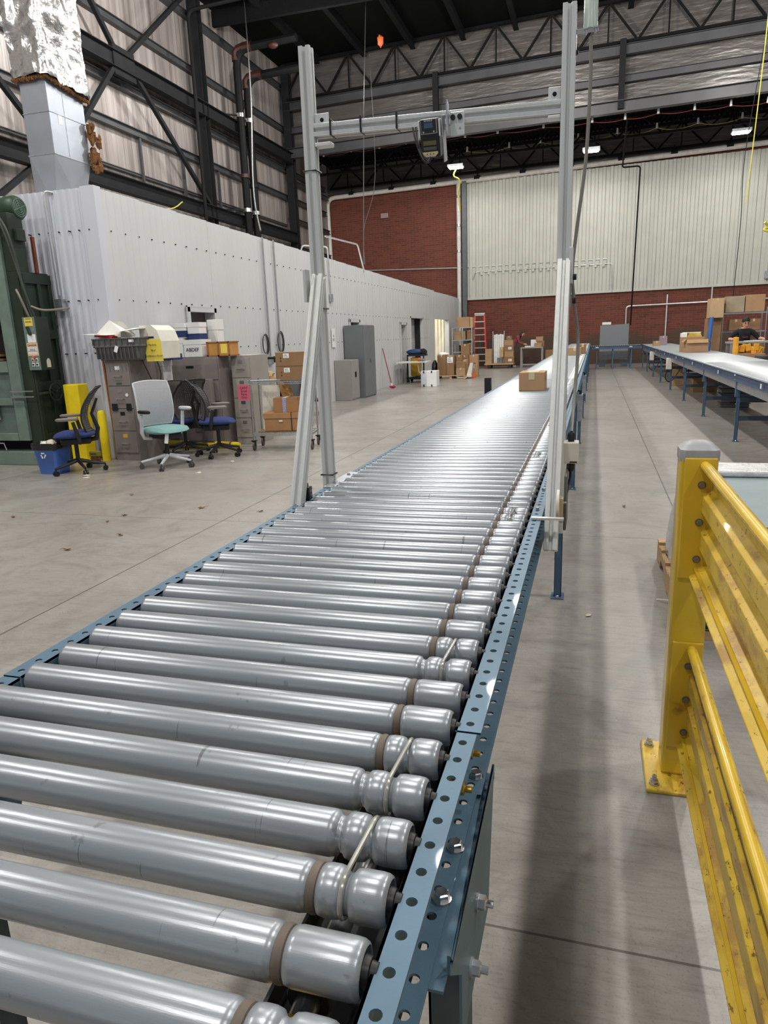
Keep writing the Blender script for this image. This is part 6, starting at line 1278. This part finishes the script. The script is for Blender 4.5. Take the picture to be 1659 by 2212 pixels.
# ================================================================== office chairs
def five_star(parent, mat_, r=.30, z=.115, rot=0, cw=black):
    for k in range(5):
        a = rot + k * 2 * PI / 5; c, s = math.cos(a), math.sin(a)
        G().tube([(c * .03, s * .03, z + .03), (c * r * .5, s * r * .5, z), (c * r, s * r, z - .03)], [.026, .020, .015], 8).build('base_arm', mat_, parent)
        w_ = G(); q = Vector((-s, c, 0)); o_ = Vector((c * r, s * r, .030))
        for d in (-1, 1): w_.cyl(o_ + q * d * .008, o_ + q * d * .026, .030, 14)
        w_.cyl(o_ + Vector((0, 0, .02)), o_ + Vector((0, 0, .055)), .010, 8); w_.build('caster', cw, parent)
    G().cyl((0, 0, z + .01), (0, 0, .36), .024, 12).build('gas_column', black, parent)
def seat_pad(parent, mat_, z=.46, w_=.25, d=.24, th=.05, name='seat'):
    n = 24; rings = [(.80, -th), (.97, -th * .7), (1.0, -.2 * th), (.93, .22 * th), (.70, .42 * th), (.3, .5 * th)]; vs = []
    for s, zz in rings:
        for k in range(n): a = 2 * PI * k / n; c, sn = math.cos(a), math.sin(a); m_ = (abs(c) ** 3.4 + abs(sn) ** 3.4) ** (-1 / 3.4); y = sn * m_ * d * s; vs.append((c * m_ * w_ * s, y, z + zz + (-.03 * max(0, -y / d) ** 3 if zz > -.03 else 0)))
    G().add(vs, [(i * n + k, i * n + (k + 1) % n, (i + 1) * n + (k + 1) % n, (i + 1) * n + k) for i in range(5) for k in range(n)] + [tuple(range(n))[::-1], tuple(range(5 * n, 6 * n))], 0, True).build(name, mat_, parent, ang=60)
def back_shell(parent, mat_, z0, z1, y_at, hw, th=.018, name='backrest', cols=12, rows=14, curve=.05, holes=False, rim=None, top=.8):
    """curved backrest; y_at(t) gives the depth along its height, the front faces -y"""
    g = G(); V = []; W = lambda t: hw * (1 - (1 - top) * max(0, t - .6) / .4) * (1 - .14 * max(0, .2 - t) / .2)
    for r in range(rows + 1):
        t = r / rows
        for c in range(cols + 1): u = c / cols * 2 - 1; V.append((u * W(t), y_at(t) - curve * u * u, z0 + (z1 - z0) * t - .02 * u * u * (1 if t > .9 else 0)))
    m = len(V); V2 = [(x, y + th, z) for x, y, z in V]; F = []
    for r in range(rows):
        for c in range(cols):
            i = r * (cols + 1) + c
            if holes and 0 < r < rows - 1 and 0 < c < cols - 1: 
                # an open mesh: each cell is a frame around a hole
                P4 = [Vector(V[j]) for j in (i, i + 1, i + cols + 2, i + cols + 1)]; ce = sum(P4, Vector()) / 4
                I = [p.lerp(ce, .42) for p in P4]; g.add(P4 + I, [(q, (q + 1) % 4, (q + 1) % 4 + 4, q + 4) for q in range(4)]); P5 = [p + Vector((0, th * .5, 0)) for p in P4 + I]; g.add(P5, [(q + 4, (q + 1) % 4 + 4, (q + 1) % 4, q) for q in range(4)]); continue
            F.append((i, i + 1, i + cols + 2, i + cols + 1)); F.append((m + i + cols + 1, m + i + cols + 2, m + i + 1, m + i))
    g.add(V + V2, F, 0, True); g.build(name, mat_, parent, ang=60)
    edge = [V[r * (cols + 1)] for r in range(rows + 1)] + [V[rows * (cols + 1) + c] for c in range(1, cols + 1)] + [V[r * (cols + 1) + cols] for r in range(rows - 1, -1, -1)] + [V[c] for c in range(cols - 1, 0, -1)]
    G().tube([(x, y + th / 2, z) for x, y, z in edge], .011, 8, closed=True).build('back_rim', rim or mat_, parent)
def arm(parent, s, post, pad, x=.285, z=.66, y0=-.12):
    G().tube([(s * .16, .06, .37), (s * .25, .07, .38), (s * x, .06, .45), (s * x, .02, z - .03)], [.018, .020, .024, .020], 8).build('arm_post', post, parent)
    n = 16; vs = []
    for zz, q in ((-.014, .9), (-.004, 1), (.012, 1), (.022, .8)):
        for k in range(n): a = 2 * PI * k / n; vs.append((s * x + math.cos(a) * .04 * q, y0 + .08 + math.sin(a) * .125 * q, z + zz))
    G().add(vs, [(i * n + k, i * n + (k + 1) % n, (i + 1) * n + (k + 1) % n, (i + 1) * n + k) for i in range(3) for k in range(n)] + [tuple(range(n))[::-1], tuple(range(3 * n, 4 * n))], 0, True).build('arm_pad', pad, parent)
def black_chair(label, loc, rz):
    t = thing('office_chair', label, 'chair', loc, rz, 'blue-seated mesh office chairs'); five_star(t, chair_k, rot=.3); seat_pad(t, blue_f, .485); G().box(-.12, .12, -.16, .18, .35, .43).build('mechanism', chair_k, t, bevel=.02)
    prof = lambda q: .20 + .05 * math.sin(q * PI * 1.15) * -1 + .16 * q ** 2 * .8
    back_shell(t, meshk, .50, 1.02, prof, .235, .014, curve=.06, holes=True, cols=16, rows=22, rim=chair_k)
    G().tube([(0, .10, .38), (0, .24, .40), (0, .27, .52), (0, .22, .70), (0, .30, .88)], [.03, .03, .026, .02, .014], 10).build('back_spine', chair_k, t)
    for s in (-1, 1): arm(t, s, chair_k, armg, z=.665)
    return t
c1 = black_chair('blue-seated office chair seen from its left side beside the blue bin', (-5.98, 7.05, 0), -.95)
c4 = dup(c1, (-4.78, 8.35, 0), 2.0, 'blue-seated office chair at the right end of the chair group')
c3 = dup(c1, (-5.38, 8.50, 0), -1.95, 'mesh-backed blue office chair mostly hidden behind the pale grey chair')
cw = thing('office_chair', 'pale grey office chair with a teal seat and silver base', 'chair', (-5.02, 7.50, 0), 1.15); five_star(cw, chair_w, rot=.1, r=.32, cw=M('caster_grey', (70, 68, 70), .5)); seat_pad(cw, teal_f, .485, .255, .25, .055); G().box(-.13, .13, -.16, .18, .36, .43).build('mechanism', chair_k, cw, bevel=.02)
back_shell(cw, light_f, .52, 1.05, lambda q: .21 - .035 * math.sin(q * PI) + .05 * q, .245, .02, curve=.045, rim=chair_w, top=.96)
for s in (-1, 1): arm(cw, s, chair_w, black if s < 0 else chair_w, z=.70)
G().obox((-.12, -.20, .38), (.05, .002, .12), Matrix.Rotation(.2, 3, 'Y')).build('care_tag', paperw, cw)
# chair c1 looks to the left (its front at the bin)
# ================================================================== wire cart with boxes
ct = thing('wire_cart', 'chrome wire shelf cart on casters with a pink sign', 'cart', (-4.12, 9.1, 0), .18)
for x in (-.42, .40):
    for y in (-.22, .22):
        G().cyl((x, y, .14), (x, y, .97), .0127, 10).build('post', chrome, ct); c = G(); c.cyl((x - .012, y, .062), (x + .012, y, .062), .062, 20); c.build('caster_wheel', M('caster_rubber', (84, 78, 72), .6), ct); g = G().box(x - .035, x + .035, y - .03, y + .03, .125, .14); g.box(x - .022, x - .016, y - .015, y + .03, .06, .13); g.box(x + .016, x + .022, y - .015, y + .03, .06, .13); g.build('caster_fork', black, ct)
for z in (.20, .90):
    g = G()
    for y in (-.235, .235):
        g.box(-.43, .41, y - .004, y + .004, z + .028, z + .036); g.box(-.43, .41, y - .004, y + .004, z, z + .008)
        for k in range(24): x = -.42 + k * .0345; g.bar((x, y, z + .004), (x + .017, y, z + .032), .004, .004); g.bar((x + .017, y, z + .032), (x + .0345, y, z + .004), .004, .004)
    for x in (-.43, .41):
        g.box(x - .004, x + .004, -.235, .235, z + .028, z + .036); g.box(x - .004, x + .004, -.235, .235, z, z + .008)
        for k in range(12): y = -.23 + k * .038; g.bar((x, y, z + .004), (x, y + .019, z + .032), .004, .004); g.bar((x, y + .019, z + .032), (x, y + .038, z + .004), .004, .004)
    for k in range(22): g.box(-.42 + k * .04, -.416 + k * .04, -.235, .235, z + .034, z + .038)
    g.build('wire_shelf', galv, ct)
sg = G().obox((-.50, -.25, .80), (.17, .003, .21), Matrix.Rotation(.02, 3, 'Y')).build('pink_sign', pink, ct); text('lettering', 'CART\nSmall\nParts\nOnly', .042, (-.50, -.254, .80), (PI / 2, 0, 0), M('sign_ink', (110, 30, 56), .7), ct, .0006)
def on_cart(x, y, z): v = Matrix.Rotation(.18, 3, 'Z') @ Vector((x, y, z)); return v + Vector((-4.12, 9.1, 0))
def cbox(x, y, z, sx, sy, sz, label, mat_, rz=.18, **k):
    p = on_cart(x, y, z); return carton(p.x - sx / 2, p.x + sx / 2, p.y - sy / 2, p.y + sy / 2, z, sz, label, mat_, rz, **k)
cbox(-.05, 0, .24, .62, .38, .02, 'flat cardboard liner on the lower shelf of the wire cart', card2, tp=False)
bb = cbox(.0, -.03, .262, .52, .34, .24, 'large lidded file box on the lower shelf of the wire cart', M('file_box', (158, 116, 76), .8), tp=False)
G().box(-.27, .27, -.18, .18, .17, .245).build('lid', M('file_box_lid', (166, 124, 82), .8), bb, bevel=.004); G().box(-.05, .0, -.183, -.178, .125, .15).build('hand_hole', cream, bb); G().box(-.272, -.262, -.15, .12, .01, .16).build('side_label', paperw, bb); G().box(.12, .128, -.185, .185, .0, .25).build('strap', black, bb)
b2 = cbox(.04, -.02, .508, .34, .26, .20, 'small carton with blue and white tape on the file box', M('kraft', (158, 114, 74), .8), tp=False); G().box(-.04, .01, -.133, -.13, 0, .2).build('printed_tape', M('blue_white_tape', (150, 152, 190), .5, 0, .4, 60), b2); G().box(-.04, .01, -.13, .13, .2, .202).build('printed_tape', paperw, b2)
cbox(.28, .05, .262, .12, .3, .20, 'carton at the right end of the lower cart shelf', M('kraft_warm', (178, 126, 74), .8))
for z, s in ((.94, 'lower'), (1.132, 'upper')):
    b = cbox(.17, .02, z, .46, .30, .188, '%s of two labelled cartons stacked on the wire cart' % s, card2, lab=(-.08, .11, .08, .06)); G().box(-.165, -.150, -.152, -.15, .10, .12).build('print_dot', ink, b); G().box(-.165, -.150, -.152, -.15, .06, .08).build('print_dot', ink, b)
pz = on_cart(-.22, -.1, .945); t = thing('metal_strip', 'grey metal channel lying on the top shelf of the wire cart', 'metal strip', pz, .18); G().box(-.25, .22, -.06, .04, 0, .012).build('channel', galv, t, bevel=.002)
t = thing('white_board', 'tall white board leaning in the wire cart', 'panel', on_cart(-.24, .12, .25), .18, rot=(-.12, 0, .18)); G().box(-.13, .10, 0, .02, 0, .62).build('board', M('board_cream', (218, 214, 200), .5), t)
t = thing('kraft_paper', 'crumpled tan kraft paper wedged beside the white board', 'paper', on_cart(-.06, .13, .62), .18); g = G(); vs = [];
for r in range(8):
    for c in range(5): vs.append((c * .04 - .06 + random.uniform(-.01, .01) + r * .012, random.uniform(-.02, .02), .30 - r * .05))
vs2 = [(x, y + .012, z) for x, y, z in vs]; g.add(vs + vs2, [(r * 5 + c, r * 5 + c + 1, r * 5 + c + 6, r * 5 + c + 5) for r in range(7) for c in range(4)] + [(40 + r * 5 + c + 5, 40 + r * 5 + c + 6, 40 + r * 5 + c + 1, 40 + r * 5 + c) for r in range(7) for c in range(4)]); g.build('paper_sheet', M('kraft_tan', (196, 152, 92), .7), t)
# flattened cartons and frames behind the cart
for i, (x, y, w_, h, r, m, lab) in enumerate(((-4.92, 10.45, .5, .98, -.10, card2, 'flattened cartons leaning on the office wall right of the cabinets'), (-4.85, 10.3, .42, .86, -.13, card, 'second flattened carton leaning in front of the first'), (-4.80, 10.5, .42, .92, -.10, card3, 'pale flattened carton behind the pink sign'))):
    t = thing('flat_carton', lab, 'cardboard', (x - .35, y, 0), 0, rot=(r, 0, .15)); 
    for k in range(3): G().box(-w_ / 2 + k * .02, w_ / 2 - k * .01, -.012 - k * .014, -k * .014, .0, h - k * .05).build('carton_sheet', m, t)
t = thing('paper_pile', 'heap of tan packing paper and film behind the top of the wire cart', 'paper', (-5.62, 11.1, .80), 0); G().ball((0, 0, .08), .2, 16, 9, (2.4, .8, .62), jit=.16).build('paper_heap', card3, t)
tag(G().box(-5.98, -5.42, 10.9, 11.3, 0, .78).build('packing_table', card2, loc=(-5.7, 11.1, 0)), 'brown carton block holding the heap of packing paper', 'box')
for i, (x, y, w_, h, m, lab) in enumerate(((-5.30, 11.6, .08, .84, steel_dark, 'dark framed board behind the wire cart'), (-5.10, 11.6, .26, .82, M('smoked_board', (104, 108, 110), .3), 'grey glossy board behind the wire cart'), (-4.86, 11.55, .14, .86, black, 'black board at the right behind the wire cart'))):
    t = thing('framed_board', lab, 'board', (x, y, 0), 0, rot=(-.08, 0, .1)); G().box(-w_ / 2, w_ / 2, 0, .025, 0, h).build('board', m, t); G().box(-w_ / 2 - .012, -w_ / 2, -.004, .03, 0, h + .01).box(w_ / 2, w_ / 2 + .012, -.004, .03, 0, h + .01).box(-w_ / 2, w_ / 2, -.004, .03, h, h + .012).build('frame', black, t)
t = thing('hand_truck', 'black hand truck with a loop handle behind the wire cart', 'hand truck', (-5.35, 11.2, 0), .1, rot=(-.12, 0, .1)); 
for x in (-.12, .12): G().tube([(x, 0, .08), (x, 0, 1.12)], .016, 8).build('frame_tube', black, t); G().cyl((x * 1.4, .02, .09), (x * 1.4 + .04, .02, .09), .09, 16).build('wheel', black, t)
G().tube([(-.12, 0, 1.12), (-.14, 0, 1.2), (.14, 0, 1.2), (.12, 0, 1.12)], .022, 8).build('loop_handle', black, t); G().box(-.2, .2, -.2, 0, .0, .01).build('toe_plate', steel_dark, t)
t = thing('dark_cart', 'dark steel trolley standing behind the two gantry legs', 'cart', (-5.36, 13.3, 0)); 
for x in (-.28, .18):
    for y in (-.2, .2): G().box(x - .02, x + .02, y - .02, y + .02, .1, .93).build('post', black, t); G().cyl((x - .02, y, .06), (x + .02, y, .06), .06, 14).build('caster', black, t)
for z in (.28, .90): G().box(-.31, .21, -.22, .22, z, z + .04).build('shelf_board', black, t)
carton(-5.42, -5.24, 13.2, 13.45, .942, .18, 'pale box on the dark steel trolley', cream, tp=False); carton(-5.66, -5.44, 13.15, 13.4, .942, .05, 'thin tan packet on the dark steel trolley', card3, tp=False)
# ================================================================== leaves and scraps on the floor
def leaf(x, y, s, rz, label, m=leafm):
    t = thing('dry_leaf', label, 'leaf', (x, y, .001), rz, 'dry leaves blown onto the floor'); g = G(); pts = []
    for k in range(14): a = 2 * PI * k / 14; r = s * (1 if k % 2 else .45) * random.uniform(.8, 1.2); pts.append((r * math.cos(a), .6 * r * math.sin(a), random.uniform(.001, .014)))
    V = [(0, 0, .004)] + pts; g.add(V + [(a, b, c + .0015) for a, b, c in V], [(0, k + 1, (k + 1) % 14 + 1) for k in range(14)] + [(15, 15 + (k + 1) % 14 + 1, 15 + k + 1) for k in range(14)]); g.build('blade', m, t); G().tube([(0, 0, .006), (s * 1.0, .0, .012), (s * 1.5, .01, .004)], .0015, 4).build('stalk', m, t)
for x, y, s, lab in ((-3.41, 5.53, .045, 'largest curled brown leaf, left of the left gantry brace'), (-3.97, 5.17, .028, 'brown leaf left of the largest one, nearest the floor joint'), (-3.98, 4.94, .022, 'small pale leaf just in front of the joint leaf'), (-3.58, 4.58, .034, 'brown leaf in the tyre marks at the left'), (-3.74, 4.16, .040, 'twiggy leaf cluster nearest the camera at the left'), (-5.0, 4.96, .032, 'leaf at the far left edge of the floor'), (-4.45, 5.94, .024, 'dark leaf in front of the pale grey chair'), (-2.79, 5.48, .030, 'leaf close to the left floor joint by the gantry'), (-2.72, 6.46, .034, 'leaf seen between the two left gantry legs'), (.29, 6.09, .030, 'curled tan leaf alone in the right aisle')):
    leaf(x, y, s, random.uniform(0, 6), lab)
for x, y, s, lab in ((-5.72, 6.85, .05, 'pale crumbs under the left blue chair'), (-5.62, 6.72, .035, 'pale scrap in front of the left blue chair'), (-4.40, 7.15, .04, 'small pale scrap in front of the pale grey chair'), (-4.36, 7.9, .04, 'small scrap under the right blue chair'), (-5.05, 12.9, .05, 'white scrap on the floor in front of the low cabinet'), (.02, 3.6, .02, 'tiny pale chip beside the near conveyor leg')):
    t = thing('paper_scrap', lab, 'scrap', (x, y, .001), random.uniform(0, 3)); G().ball((0, 0, .004), s, 8, 5, (1, .6, .16), jit=.3).build('scrap', crumb, t)
# a pale smear of dust round the rail's base plate
print('OBJS', len(COL.objects))
